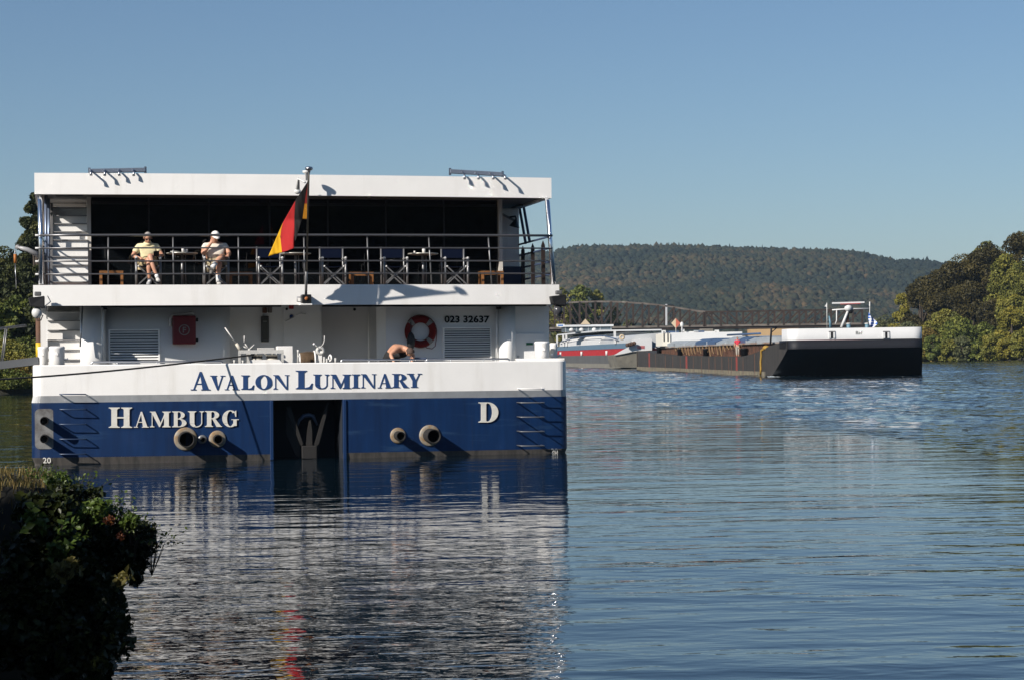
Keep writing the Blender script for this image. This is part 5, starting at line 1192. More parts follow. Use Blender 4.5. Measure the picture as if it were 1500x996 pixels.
for yy_ in (-.9, 7.6): MB().box(xa, xc, yy_, yy_ + .5, zb_ - .85, zb_ - .65).build('walkway', rsteel, br)
pz = mat('pier_stone', (.2, .18, .15), .9, var=.3, scale=.5)
for px in (676, 1034, 1284):
    x = BP(px, 480).x; MB().box(x - 1.6, x + 1.6, -1, 8, -2, zb_ - .77).build('pier', pz, br)
# gantry of the overhead line on the bridge
MB().bar(BP(976, 446), BP(976, 478), .45, .45).build('line_mast', mat('mast_grey', (.4, .41, .42), .6), br)
MB().bar(BP(975, 447), BP(987, 448.5), .25, .35).build('mast_arm', black, br); MB().bar(BP(986.5, 448), BP(986.5, 476, BD + 2), .5, .5).build('line_mast', rsteel, br)
ab = at(1132, 490, 470)
hs = thing('riverside_building', 'plain sand-coloured block on the far bank below the bridge', 'building', TR(ab.x, 492, 1.0))
x0 = at(1099, 482, 492).x - ab.x; x1 = at(1170, 482, 492).x - ab.x; z1 = at(1130, 481.5, 492).z
MB().box(x0, x1, 0, 6, 0, z1 - 1).build('wall', mat('sand_render', (.42, .28, .14), .8, var=.08, scale=.4), hs)
MB().box(x0 - .1, x1 + .1, -.1, 6.1, z1 - 1, z1 - .8).build('roof', rsteel, hs); MB().box(x0 + 4, x1 - 1, -.04, .01, 1.2, 2.2).build('window_strip', black, hs)
# ------------------------------------------------------------------ LAND, WATER, HILL
river = np.array([(400, -20), (40, -4), (6, 1.5), (1, 3.5), (-2.6, 6.5), (-4.0, 10.5), (-4.1, 13.2), (-3.0, 13.7), (-2.75, 14.4), (-2.95, 15.3), (-3.6, 16.0), (-5.5, 16.6), (-8.5, 20), (-11.5, 27), (-13.5, 36), (-15, 50), (-22, 85), (-36.5, 146), (-31, 168), (-25, 220), (-18, 300), (-14, 400), (-8, 500), (0, 522), (86, 522), (88, 440), (94.7, 385), (160, 345), (400, 300)], float)
def inside(x, y):
    r = np.zeros(x.shape, bool); n = len(river); j = n - 1
    for i in range(n):
        xi, yi = river[i]; xj, yj = river[j]
        c = ((yi > y) != (yj > y)) & (x < (xj - xi) * (y - yi) / ((yj - yi) + 1e-12) + xi); r ^= c; j = i
    return r
def sdist(x, y):
    d = np.full(x.shape, 1e9); n = len(river)
    for i in range(n):
        a = river[i]; c = river[(i + 1) % n]; e = c - a; t = np.clip(((x - a[0]) * e[0] + (y - a[1]) * e[1]) / (e @ e), 0, 1)
        d = np.minimum(d, np.hypot(x - a[0] - t * e[0], y - a[1] - t * e[1]))
    return np.where(inside(x, y), -d, d)
def vnoise(x, y, seed, s):
    rs_ = np.random.default_rng(seed); g = rs_.random((256, 256)); x = x / s; y = y / s
    xi = np.floor(x).astype(int); yi = np.floor(y).astype(int); fx = x - xi; fy = y - yi; fx = fx * fx * (3 - 2 * fx); fy = fy * fy * (3 - 2 * fy)
    G = lambda a, c: g[a % 256, c % 256]
    return (G(xi, yi) * (1 - fx) + G(xi + 1, yi) * fx) * (1 - fy) + (G(xi, yi + 1) * (1 - fx) + G(xi + 1, yi + 1) * fx) * fy
RIDGE_D, BASE_D = 2150.0, 1350.0
ridge_px = [(-400, 395), (0, 392), (300, 385), (600, 378), (780, 374), (812, 371.5), (835, 366), (860, 363.5), (900, 362.5), (1000, 362.5), (1060, 364), (1100, 366), (1150, 367), (1215, 369), (1250, 371), (1280, 376), (1300, 381), (1320, 383.5), (1345, 382.5), (1380, 388), (1450, 400), (1600, 420), (1900, 440)]
rx = np.array([at(px, 400, RIDGE_D).x for px, _ in ridge_px]); rz = np.array([at(px, py, RIDGE_D).z - 3.5 for px, py in ridge_px])
def hill(x, y):
    t = np.clip((y - BASE_D) / (RIDGE_D - BASE_D), 0, 1); s = t ** 1.15
    n = (vnoise(x, y, 3, 170) - .5) * 26 * np.sin(np.pi * np.clip(t, 0, 1)) + (vnoise(x, y, 5, 60) - .5) * 9 * np.sin(np.pi * t)
    down = np.clip((y - RIDGE_D) / 900, 0, 1)
    return (np.interp(x * RIDGE_D / np.maximum(y, 900), rx, rz) - 8) * s * (1 - down * down) + 8 * (s > 0) * np.clip(t * 8, 0, 1) + n
def ground(x, y):
    sd_ = sdist(x, y)
    near = np.clip((30 - y) / 6, 0, 1) * (x > -60) * (x < 5)
    base = 1.25 + .35 * (vnoise(x, y, 9, 9) - .5)
    top = np.where((y < 30) & (x < 5), np.clip(.35 + .95 * np.clip((y - 4) / 7, 0, 1) - .75 * np.clip((x + 3.15) / .5, 0, 1) * (y > 10) + .1 * (vnoise(x, y, 8, .8) - .5), .2, 1.5), base)
    wdt = 3.5 * (1 - near) + .45 * near
    up = np.clip(sd_ / wdt, 0, 1); up = up * up * (3 - 2 * up)
    z = np.where(sd_ > 0, up * top, np.maximum(-2.5, sd_ * .9))
    z = z + np.where(sd_ > 0, hill(x, y), 0)
    return z, sd_
gx = np.unique(np.concatenate([np.linspace(-5000, -200, 25), np.linspace(-200, -20, 60), np.linspace(-20, -6, 50), np.linspace(-6, 2, 100), np.linspace(2, 120, 80), np.linspace(120, 700, 60), np.linspace(700, 5000, 22)]))
gyy = np.unique(np.concatenate([np.linspace(-600, -30, 15), np.linspace(-30, 9, 30), np.linspace(9, 24, 120), np.linspace(24, 200, 120), np.linspace(200, 540, 110), np.linspace(540, 1300, 30), np.linspace(1300, 2400, 55), np.linspace(2400, 6500, 14)]))
X, Y = np.meshgrid(gx, gyy); Z, SD = ground(X, Y)
def gridmesh(name, X, Y, Z, m):
    h, w_ = X.shape; co = np.stack([X, Y, Z], -1).reshape(-1, 3).astype(np.float32)
    idx = np.arange(h * w_).reshape(h, w_); q = np.stack([idx[:-1, :-1], idx[:-1, 1:], idx[1:, 1:], idx[1:, :-1]], -1).reshape(-1)
    me = bpy.data.meshes.new(name); nf = len(q) // 4
    me.vertices.add(len(co)); me.vertices.foreach_set('co', co.ravel()); me.loops.add(len(q)); me.loops.foreach_set('vertex_index', q.astype(np.int32))
    me.polygons.add(nf); me.polygons.foreach_set('loop_start', np.arange(0, len(q), 4, dtype=np.int32)); me.polygons.foreach_set('loop_total', np.full(nf, 4, np.int32))
    me.polygons.foreach_set('use_smooth', np.ones(nf, bool)); me.update(calc_edges=True); me.materials.append(m)
    o = bpy.data.objects.new(name, me); COL.objects.link(o); return o
soil = mat('bank_soil_grass', (.03, .028, .012), .95, col2=(.012, .011, .007), scale=.35, bump=.05, bscale=3)
g = gridmesh('ground', X, Y, Z, soil); g['kind'] = 'structure'; g['label'] = 'river banks, far shore and hill terrain'

# water: one sheet; real wave relief near the camera, fine ripples in the material
wm = bpy.data.materials.new('river_water'); wm.use_nodes = True; n = wm.node_tree; b_ = n.nodes['Principled BSDF']
b_.inputs['Base Color'].default_value = (.004, .012, .02, 1); b_.inputs['Roughness'].default_value = .015; b_.inputs['IOR'].default_value = 1.333
geo = n.nodes.new('ShaderNodeNewGeometry')
def wave_noise(scx, scy, detail, rot=0.0, scale=1.0, rough=.5, dist=0.0):
    mp = n.nodes.new('ShaderNodeMapping'); mp.inputs['Scale'].default_value = (scx, scy, 1); mp.inputs['Rotation'].default_value = (0, 0, rot)
    n.links.new(geo.outputs['Position'], mp.inputs[0]); t = n.nodes.new('ShaderNodeTexNoise'); t.inputs['Scale'].default_value = scale; t.inputs['Detail'].default_value = detail
    t.inputs['Roughness'].default_value = rough; t.inputs['Distortion'].default_value = dist; n.links.new(mp.outputs[0], t.inputs[0]); return t.outputs[0]
def math_(op, a, c):
    m_ = n.nodes.new('ShaderNodeMath'); m_.operation = op
    for i, v in enumerate((a, c)):
        if isinstance(v, (int, float)): m_.inputs[i].default_value = v
        else: n.links.new(v, m_.inputs[i])
    return m_.outputs[0]
big = wave_noise(.38, .95, 2, R(8), 1.0); mid = wave_noise(1.6, 3.0, 2, R(-12), 1.0, dist=.3); fine = wave_noise(5.5, 9.0, 2, R(5), 1.0, .55, .4)
patchn = wave_noise(.035, .07, 3, R(15), 1.0)
pr = n.nodes.new('ShaderNodeMapRange'); pr.inputs['From Min'].default_value = .38; pr.inputs['From Max'].default_value = .62; pr.inputs['To Min'].default_value = .55; pr.inputs['To Max'].default_value = 1.25
n.links.new(patchn, pr.inputs[0])
sep = n.nodes.new('ShaderNodeSeparateXYZ'); n.links.new(geo.outputs['Position'], sep.inputs[0])
def ramp_(v, a, c, lo, hi):
    r_ = n.nodes.new('ShaderNodeMapRange'); r_.inputs['From Min'].default_value = a; r_.inputs['From Max'].default_value = c; r_.inputs['To Min'].default_value = lo; r_.inputs['To Max'].default_value = hi
    n.links.new(v, r_.inputs[0]); return r_.outputs[0]
lee = ramp_(sep.outputs['Y'], 16, 36, 1.0, .52)          # calmer water in the lee of the moored ship
h = math_('ADD', math_('MULTIPLY', big, .050), math_('ADD', math_('MULTIPLY', mid, .016), math_('MULTIPLY', fine, .0026)))
h = math_('MULTIPLY', math_('MULTIPLY', h, pr.outputs[0]), lee)
bp = n.nodes.new('ShaderNodeBump'); bp.inputs['Strength'].default_value = 1.0; bp.inputs['Distance'].default_value = 1.0
n.links.new(h, bp.inputs['Height'])
# wave slopes for water too far off for a height map: rippled beyond the ship, ruffled by wind past a slanting front
front = math_('ADD', math_('MULTIPLY', sep.outputs['X'], .995), math_('ADD', math_('MULTIPLY', sep.outputs['Y'], .105), -15.2))
front = math_('ADD', front, math_('MULTIPLY', wave_noise(.06, .03, 3, 0, 1.0), 3.0))
wind = ramp_(front, 0.0, 1.6, 0.0, 1.0)
def slopes(sx, sy, rot, detail, kx, ky):
    mp = n.nodes.new('ShaderNodeMapping'); mp.inputs['Scale'].default_value = (sx, sy, 1); mp.inputs['Rotation'].default_value = (0, 0, rot); n.links.new(geo.outputs['Position'], mp.inputs[0])
    t = n.nodes.new('ShaderNodeTexNoise'); t.inputs['Scale'].default_value = 1; t.inputs['Detail'].default_value = detail; n.links.new(mp.outputs[0], t.inputs[0])
    v = n.nodes.new('ShaderNodeVectorMath'); v.operation = 'SUBTRACT'; n.links.new(t.outputs['Color'], v.inputs[0]); v.inputs[1].default_value = (.5, .5, .5)
    u = n.nodes.new('ShaderNodeVectorMath'); u.operation = 'MULTIPLY'; n.links.new(v.outputs[0], u.inputs[0]); u.inputs[1].default_value = (kx, ky, 0); return u.outputs[0]
def vscale(v, f):
    u = n.nodes.new('ShaderNodeVectorMath'); u.operation = 'SCALE'; n.links.new(v, u.inputs[0]); n.links.new(f, u.inputs['Scale']); return u.outputs[0]
def vadd(a, c):
    u = n.nodes.new('ShaderNodeVectorMath'); u.operation = 'ADD'; n.links.new(a, u.inputs[0]); n.links.new(c, u.inputs[1]); return u.outputs[0]
far_ = ramp_(sep.outputs['Y'], 40, 85, 0.0, 1.0)
nv = vadd(bp.outputs[0], vscale(slopes(1.2, 3.0, R(10), 3, .14, .22), far_))
nv = vadd(nv, vscale(slopes(2.6, 5.0, R(-15), 4, .4, .8), wind))
nn = n.nodes.new('ShaderNodeVectorMath'); nn.operation = 'NORMALIZE'; n.links.new(nv, nn.inputs[0]); n.links.new(nn.outputs[0], b_.inputs['Normal'])
def wgrid():
    near = np.array([-25, 0, 20, 38, 44.]); ys = [45.0]
    while ys[-1] < 440: ys.append(ys[-1] * 1.0022)
    wy = np.concatenate([near, ys, [470, 500, 530.]]); u = np.concatenate([[-1], np.linspace(-.03, .29, 330), [1]])
    Y = np.repeat(wy[:, None], len(u), 1); Xd = u[None] * np.maximum(Y, 60)
    Xd[:, 0] = -300; Xd[:, -1] = 420
    dy = np.gradient(wy)[:, None] * np.ones_like(Y); f = .995 * Xd + .105 * Y - 15.2 - 1.6 + 3.0 * vnoise(Xd, Y, 41, 16)
    wind = np.clip(f / 1.6, 0, 1); wind = wind * wind * (3 - 2 * wind)
    start = np.clip((Y - 45) / 25, 0, 1) * np.clip((440 - Y) / 30, 0, 1); H = np.zeros_like(Y); tot = np.zeros_like(Y)
    for k, (ly, lx, s_) in enumerate([(.8, 2.0, 1.0), (1.6, 3.6, .7), (3.1, 7, .4), (6.5, 13, .22)]):
        wk = np.clip(ly / (2.2 * dy) - .6, 0, 1) * s_; a = wk * ly / 3.2
        c, q = math.cos(.25 * (k - 1)), math.sin(.25 * (k - 1)); xr = Xd * c + Y * q; yr = -Xd * q + Y * c
        H += a * (vnoise(xr / lx * ly, yr, 50 + k, ly / 1.0) - .5); tot += wk * wk
    H = H / np.sqrt(np.maximum(tot, .05)); slope = .045 + .105 * wind
    return Xd, Y, H * slope * start * 2.2
X, Y, Z = wgrid()
wo = gridmesh('river_water', X, Y, Z, wm); wo['kind'] = 'structure'; wo['label'] = 'blue rippled river water with reflections'

# ------------------------------------------------------------------ FOLIAGE
def leafmat(name, stops, trans=.25, rough=.6):
    m = bpy.data.materials.new(name); m.use_nodes = True; n = m.node_tree; b_ = n.nodes['Principled BSDF']; b_.inputs['Roughness'].default_value = rough; b_.inputs['Specular IOR Level'].default_value = .25
    a = n.nodes.new('ShaderNodeAttribute'); a.attribute_name = 'tint'; cr = n.nodes.new('ShaderNodeValToRGB'); n.links.new(a.outputs['Fac'], cr.inputs[0])
    while len(cr.color_ramp.elements) < len(stops): cr.color_ramp.elements.new(.5)
    for e, (p, c) in zip(cr.color_ramp.elements, stops): e.position = p; e.color = (*c, 1)
    n.links.new(cr.outputs[0], b_.inputs['Base Color'])
    if trans:
        tr = n.nodes.new('ShaderNodeBsdfTranslucent'); mx = n.nodes.new('ShaderNodeMixShader'); mx.inputs[0].default_value = trans; n.links.new(cr.outputs[0], tr.inputs[0])
        n.links.new(b_.outputs[0], mx.inputs[1]); n.links.new(tr.outputs[0], mx.inputs[2]); n.links.new(mx.outputs[0], n.nodes['Material Output'].inputs[0])
    return m
def leaf_mesh(name, pts, nrm, size, tint, m, parent=None, aspect=.62, rng=RNG):
    """one folded diamond leaf (2 triangles) per point"""
    k = len(pts); r1 = rng.normal(size=(k, 3)); t = np.cross(nrm, r1); t /= np.linalg.norm(t, axis=1, keepdims=True) + 1e-9; bt = np.cross(nrm, t)
    s = (size * rng.uniform(.6, 1.35, k))[:, None]
    v = np.empty((k, 4, 3)); v[:, 0] = pts - t * s; v[:, 2] = pts + t * s; v[:, 1] = pts - bt * s * aspect + nrm * s * .25; v[:, 3] = pts + bt * s * aspect + nrm * s * .25
    me = bpy.data.meshes.new(name); co = v.reshape(-1, 3).astype(np.float32)
    base = (np.arange(k) * 4)[:, None]; tri = np.concatenate([base + np.array([0, 1, 2]), base + np.array([0, 2, 3])], 1).reshape(-1).astype(np.int32)
    me.vertices.add(k * 4); me.vertices.foreach_set('co', co.ravel()); me.loops.add(len(tri)); me.loops.foreach_set('vertex_index', tri)
    me.polygons.add(k * 2); me.polygons.foreach_set('loop_start', np.arange(0, len(tri), 3, dtype=np.int32)); me.polygons.foreach_set('loop_total', np.full(k * 2, 3, np.int32))
    me.update(calc_edges=True); at_ = me.attributes.new('tint', 'FLOAT', 'POINT'); at_.data.foreach_set('value', np.repeat(np.clip(tint, 0, 1), 4).astype(np.float32))
    me.materials.append(m); o = bpy.data.objects.new(name, me); COL.objects.link(o)
    if parent is not None: o.parent = parent
    return o
def unit(a): return a / (np.linalg.norm(a, axis=1, keepdims=True) + 1e-9)
bark = mat('bark', (.06, .045, .032), .95, var=.4, scale=4)
def tree(x, y, h, r, m, label, group, n=7000, leaf=.3, crown0=.12, seed=0, name='broadleaf_tree', z0=None, flat=1.0, cat='tree', lumps=46):
    rng = np.random.default_rng(seed + int(abs(x) * 7 + y)); z0 = float(ground(np.array([[float(x)]]), np.array([[float(y)]]))[0][0, 0]) if z0 is None else z0
    t = thing(name, label, cat, TR(x, y, z0 - .05), group)
    cz = h * (1 + crown0) / 2; ch = h * (1 - crown0) / 2 
    d = unit(rng.normal(size=(lumps, 3))); rad = rng.uniform(.45, .9, lumps)[:, None]; d[0] = (0, 0, 1); d[1] = unit(np.array([[.5, 0, .86]]))[0]; d[2] = unit(np.array([[-.5, .1, .86]]))[0]; rad[:3] = .86
    prof = 1 - .25 * np.clip(d[:, 2:3], 0, 1)
    c = d * rad * np.array([r, r, ch]) * np.concatenate([prof, prof, np.ones_like(prof)], 1); c[:, 2] += cz
    cr = rng.uniform(.2, .36, lumps) * r * flat
    k = n // lumps; ci = np.repeat(np.arange(lumps), k); dd = unit(rng.normal(size=(len(ci), 3))); rr = rng.uniform(.45, 1.0, len(ci)) ** .5
    p = c[ci] + dd * (cr[ci] * rr)[:, None] * np.array([1.15, 1.15, .85]); p[:, 2] = np.maximum(p[:, 2], .15)
    nr = unit(dd * .6 + rng.normal(size=(len(ci), 3)) * .75 + np.array([0, 0, .35]))
    tint = .5 + .22 * rng.normal(size=lumps)[ci] + .12 * rng.normal(size=len(ci))
    leaf_mesh('crown', p, nr, leaf, tint, m, t, rng=rng)
    b = MB(); b.tube([(0, 0, 0), (.02 * r, .03 * r, h * .3), (-.02 * r, 0, h * .62), (0, 0, h * .9)], [.032 * h, .024 * h, .014 * h, .004 * h], 8)
    for i in range(9):
        q = c[i * 3 % lumps]; z = h * (.22 + .05 * i); b.tube([(0, 0, z), (q[0] * .5, q[1] * .5, (z + q[2]) / 2 + .03 * h), (q[0] * .9, q[1] * .9, q[2])], [.012 * h, .008 * h, .003 * h], 5)
    b.build('trunk', bark, t); return t
dgreen = leafmat('leaf_dark_brown_green', [(.0, (.022, .020, .007)), (.5, (.048, .041, .012)), (1.0, (.085, .068, .017))])
mgreen = leafmat('leaf_green', [(.0, (.045, .06, .014)), (.5, (.10, .125, .024)), (1.0, (.19, .20, .038))])
olive = leafmat('leaf_olive', [(.0, (.065, .075, .016)), (.5, (.15, .15, .028)), (1.0, (.25, .22, .04))])
yellow = leafmat('leaf_yellow', [(.0, (.10, .10, .018)), (.5, (.20, .18, .028)), (1.0, (.32, .26, .04))])
orange = leafmat('leaf_orange', [(.0, (.10, .075, .018)), (.5, (.18, .13, .028)), (1.0, (.26, .18, .04))])
greyg = leafmat('leaf_grey_green', [(.0, (.055, .065, .03)), (.5, (.10, .11, .048)), (1.0, (.15, .15, .06))])
dk2 = leafmat('leaf_deep_green', [(.0, (.018, .025, .008)), (.5, (.042, .052, .015)), (1.0, (.09, .09, .022))])
def tpx(px, ytop_, D, wpx, m, label, group, n=6000, leaf=.32, **kw):
    p = at(px, ytop_, D); r = wpx / FPX * D
    return tree(p.x, D, p.z - 1.1 + .03 * p.z, r, m, label, group, n, leaf, **kw)
G1 = 'trees along the right bank'
for i, (px, yt, D, wp, m, lab, n_) in enumerate([
    (1350, 384, 420, 34, dgreen, 'dark brown-green tree left of the tall bank trees, behind the yellow-green crown edge', 12000),
    (1376, 373, 418, 42, dgreen, 'tall dark brownish tree, first full one of the dark group on the right bank', 14000),
    (1410, 368, 416, 46, dgreen, 'tall dark brownish tree, second full one of the dark group on the right bank', 15000),
    (1446, 364, 412, 46, dgreen, 'tall dark brownish tree, third full one of the dark group on the right bank', 15000),
    (1378, 405, 410, 36, dgreen, 'lower dark tree bulging at the front of the dark group', 9000),
    (1425, 402, 408, 40, dgreen, 'lower dark tree in the shade at the middle of the dark group', 9000),
    (1446, 354, 450, 34, olive, 'lighter olive treetop rising behind the dark brown trees', 7000),
    (1496, 345, 430, 42, dgreen, 'tallest dark tree at the right edge of the picture', 14000),
    (1472, 378, 404, 30, olive, 'olive-green tree right of the dark group, left of the willow-like one', 8000),
    (1560, 345, 425, 52, mgreen, 'tall green tree just outside the right edge', 6000),
    (1496, 388, 398, 36, olive, 'tall olive willow-like tree at the right edge in front of the dark trees', 13000),
    (1322, 404, 425, 21, yellow, 'small yellow-green tree at the left end of the dark group', 5000),
    (1296, 442, 470, 26, greyg, 'grey-green rounded tree beside the bridge end and the barge flag', 6000),
    (1330, 448, 405, 30, greyg, 'grey-green bushy tree over the right end of the barge bow', 6000),
    (1362, 446, 400, 26, olive, 'olive bushy tree in front of the dark group', 5000),
    (1358, 455, 393, 20, orange, 'orange-brown bushy tree in front of the dark group', 4000),
    (1402, 440, 398, 32, mgreen, 'fresh green bushy tree at the middle of the right bank', 8000),
    (1384, 428, 402, 32, olive, 'broad olive bushy tree under the dark group', 8000),
    (1440, 448, 396, 26, mgreen, 'mid green bushy tree right of the fresh green one', 6000),
    (1455, 432, 402, 30, dgreen, 'dark olive bushy tree below the tallest dark trees', 6000),
    (1482, 446, 392, 30, yellow, 'yellowish willow bush near the right edge of the picture', 7000),
    (1540, 430, 392, 36, olive, 'olive bush beyond the right edge of the picture', 4000)]):
    tpx(px, yt, D, wp, m, lab, G1, int(n_ * 1.3), .27 if yt < 400 else .23, seed=i, crown0=.04 if yt > 380 else .1, name='broadleaf_tree')
for i, (px, yt, D, wp, m, lab) in enumerate([
    (1366, 492, 388, 16, mgreen, 'low green shrub at the water right of the barge bow'), (1388, 497, 387, 15, olive, 'low olive shrub at the water, second from the barge bow'),
    (1410, 494, 386, 17, greyg, 'low grey-green shrub at the water below the fresh green tree'), (1432, 499, 384, 13, mgreen, 'low dark-edged green shrub at the water'),
    (1452, 490, 382, 17, olive, 'golden olive shrub hanging over the water'), (1474, 488, 380, 18, yellow, 'yellow shrub hanging over the water near the right edge'),
    (1496, 484, 377, 18, olive, 'brownish olive shrub at the right edge over the water'), (1345, 498, 392, 14, olive, 'low shrub half hidden behind the right end of the barge bow'), (1520, 484, 374, 20, mgreen, 'green shrub past the right edge over the water')]):
    p = at(px, yt, D); tree(p.x, D, p.z - .1, wp / FPX * D, m, lab, 'shrubs at the right waterline', 2600, .26, crown0=0.0, seed=50 + i, name='shrub', z0=.1, cat='shrub', lumps=26)
G2 = 'trees on the left bank'
for i, (px, yt, D, wp, m, lab, n_) in enumerate([
    (54, 282, 166, 30, dk2, 'tall dark tree rising just behind the port corner of the cruise ship', 22000),
    (4, 368, 170, 50, dk2, 'dark rounded tree at the left edge of the picture', 15000),
    (-60, 350, 165, 60, dk2, 'dark tree past the left edge of the picture', 6000),
    (28, 392, 166, 44, dk2, 'dark green tree filling the gap beside the upper deck', 14000),
    (24, 440, 160, 30, mgreen, 'lighter green bushy tree behind the gangway', 9000),
    (-6, 448, 158, 34, mgreen, 'green bushy tree low at the left edge', 7000),
    (46, 340, 168, 36, dk2, 'dark tree just below the tallest crown beside the ship', 14000),
    (70, 420, 160, 40, dk2, 'dark tree mostly hidden behind the cruise ship', 8000),
    (110, 380, 190, 50, dk2, 'dark tree hidden behind the decks of the cruise ship', 5000)]):
    tpx(px, yt, D, wp, m, lab, G2, n_, .16, seed=100 + i, crown0=.03, lumps=64)
for i, (px, yt, D, m, lab, r_) in enumerate([(6, 530, 151, orange, 'brown withered bush on the left bank below the gangway', 1.6), (34, 528, 152, orange, 'tan withered bush on the left bank beside the hull', 1.6), (-22, 512, 150, mgreen, 'green bush past the left edge of the picture', 2), (52, 522, 154, mgreen, 'green bush on the left bank hidden behind the ship corner', 1.6),
    (20, 505, 154, olive, 'tall olive bush on the left bank behind the gangway rail', 1.9), (2, 500, 155, yellow, 'yellowish bush at the left edge above the gangway', 1.8), (40, 498, 156, mgreen, 'bright green bush on the left bank behind the gangway end', 1.9), (18, 548, 149.5, mgreen, 'low green weeds at the left waterline under the mooring rope', 1.3), (40, 552, 150, olive, 'low olive weeds at the left waterline next to the hull', 1.2)]):
    p = at(px, yt, D); tree(p.x, D, max(p.z - .2, 1.0), r_, m, lab, 'bushes on the left bank', 3600, .09, crown0=0, seed=150 + i, name='shrub', z0=.3, cat='shrub', lumps=24, flat=1.3)
G3 = 'trees behind the bridge'
for i, (px, yt, D, wp, m, lab, n_) in enumerate([
    (822, 424, 560, 22, olive, 'olive tree behind the curved bridge span beside the cruise ship', 6000), (850, 419, 566, 24, mgreen, 'round green tree behind the curved bridge span', 7000), (874, 425, 570, 15, olive, 'smaller green tree right of the round one behind the bridge', 5000),
    (900, 452, 575, 15, yellow, 'yellow-green low tree behind the bridge posts', 3500), (780, 430, 560, 26, mgreen, 'green tree hidden behind the cruise ship and bridge', 3000), (922, 470, 560, 12, greyg, 'small grey-green tree below the bridge deck line', 2500)]):
    tpx(px, yt, D, wp, m, lab, G3, n_, .4, seed=200 + i, crown0=.03)
# unseen trees, added to darken the saloon glass and to shade the near bank
G4 = 'trees behind the photographer'
for i, (x, y, h, r) in enumerate([(-48, -34, 15, 8), (-33, -38, 15, 8), (-18, -35, 14, 8), (-6, -40, 17, 8), (4, -36, 16, 8), (14, -41, 18, 9), (24, -36, 17, 8.5), (34, -41, 18, 9), (45, -37, 17, 9), (58, -42, 18, 10), (74, -40, 17, 10)]):
    tree(x, y, h, r, dk2, 'unseen dark broadleaf tree behind the photographer, %s in the row counted from the left' % ['first', 'second', 'third', 'fourth', 'fifth', 'sixth', 'seventh', 'eighth', 'ninth', 'tenth', 'last'][i], G4, 8000, .55, seed=300 + i, z0=.6, lumps=70)
tree(-8.6, 8.6, 3.7, 3.0, dk2, 'unseen low spreading tree left of the picture, added to shade the near bank face', G4, 14000, .13, crown0=.08, seed=400, z0=1.0, lumps=90)

# forest on the hill and scrub at its foot: thousands of small crowns joined
ico = bmesh.new(); bmesh.ops.create_icosphere(ico, subdivisions=1, radius=1); iv = np.array([v.co[:] for v in ico.verts]); it = np.array([[v.index for v in f.verts] for f in ico.faces]); ico.free()
def blobs(name, P, Rr, tint, m, zsc=1.0, cone=None, label=''):
    k = len(P); rng = np.random.default_rng(77); v = iv[None] * (1 + .22 * rng.normal(size=(k, len(iv), 1)))
    if cone is not None: taper = np.where(cone[:, None], np.clip(1.05 - (v[:, :, 2] + 1) * .5, .04, 1), 1.0); v[:, :, 0] *= taper; v[:, :, 1] *= taper; v[:, :, 2] *= np.where(cone, 1.2, 1.0)[:, None]
    v = v * (Rr[:, None, None] * np.array([1, 1, zsc])) + P[:, None]
    tri = (it[None] + (np.arange(k) * len(iv))[:, None, None]).reshape(-1).astype(np.int32); nf = k * len(it)
    me = bpy.data.meshes.new(name); me.vertices.add(k * len(iv)); me.vertices.foreach_set('co', v.reshape(-1).astype(np.float32)); me.loops.add(len(tri)); me.loops.foreach_set('vertex_index', tri)
    me.polygons.add(nf); me.polygons.foreach_set('loop_start', np.arange(0, len(tri), 3, dtype=np.int32)); me.polygons.foreach_set('loop_total', np.full(nf, 3, np.int32)); me.polygons.foreach_set('use_smooth', np.ones(nf, bool)); me.update(calc_edges=True)
    a = me.attributes.new('tint', 'FLOAT', 'POINT'); a.data.foreach_set('value', np.repeat(np.clip(tint, 0, 1), len(iv)).astype(np.float32)); me.materials.append(m)
    o = bpy.data.objects.new(name, me); COL.objects.link(o); o['kind'] = 'stuff'; o['label'] = label; return o
hm = leafmat('hill_forest', [(.0, (.009, .016, .011)), (.35, (.021, .026, .013)), (.6, (.04, .036, .017)), (.78, (.06, .043, .021)), (1.0, (.09, .06, .027))], 0, .9)
N_ = 46000; hy = RNG.uniform(BASE_D - 40, RIDGE_D + 25, N_); hx = RNG.uniform(-.12, .285, N_) * hy
hz = ground(hx[None], hy[None])[0][0]; rr = RNG.uniform(1.7, 3.9, N_) * RNG.uniform(.75, 1.15, N_)
keep = np.ones(N_, bool); bx = at(895, 395, RIDGE_D).x
t = (hy - BASE_D) / (RIDGE_D - BASE_D)
tnt = .02 + .70 * vnoise(hx, hy, 21, 55) + .17 * RNG.normal(size=N_) - .25 * np.clip((t - .7) / .3, 0, 1) + .18 * np.clip((.3 - t) / .3, 0, 1)
con = (RNG.random(N_) < .08 + .12 * (t > .93)); tnt = np.where(con, tnt * .3, tnt)
blobs('forest', np.stack([hx, hy, hz + rr * .55], 1), rr, tnt, hm, 1.05, con, 'mixed autumn forest covering the long hill behind the bridge')
N_ = 7000; fy = 545 + (1340 - 545) * RNG.random(N_) ** 1.2; fx = RNG.uniform(-.12, .285, N_) * fy; fr = RNG.uniform(1.6, 3.6, N_); fz = ground(fx[None], fy[None])[0][0]
blobs('bushes', np.stack([fx, fy, fz + fr * .5], 1), fr, .3 + .5 * vnoise(fx, fy, 31, 60) + .15 * RNG.normal(size=N_), leafmat('scrub_leaves', [(.0, (.03, .036, .02)), (.5, (.075, .07, .034)), (1.0, (.15, .12, .06))], 0, .9), 1.0, None, 'low scrub and hedges on the flat land behind the bridge')
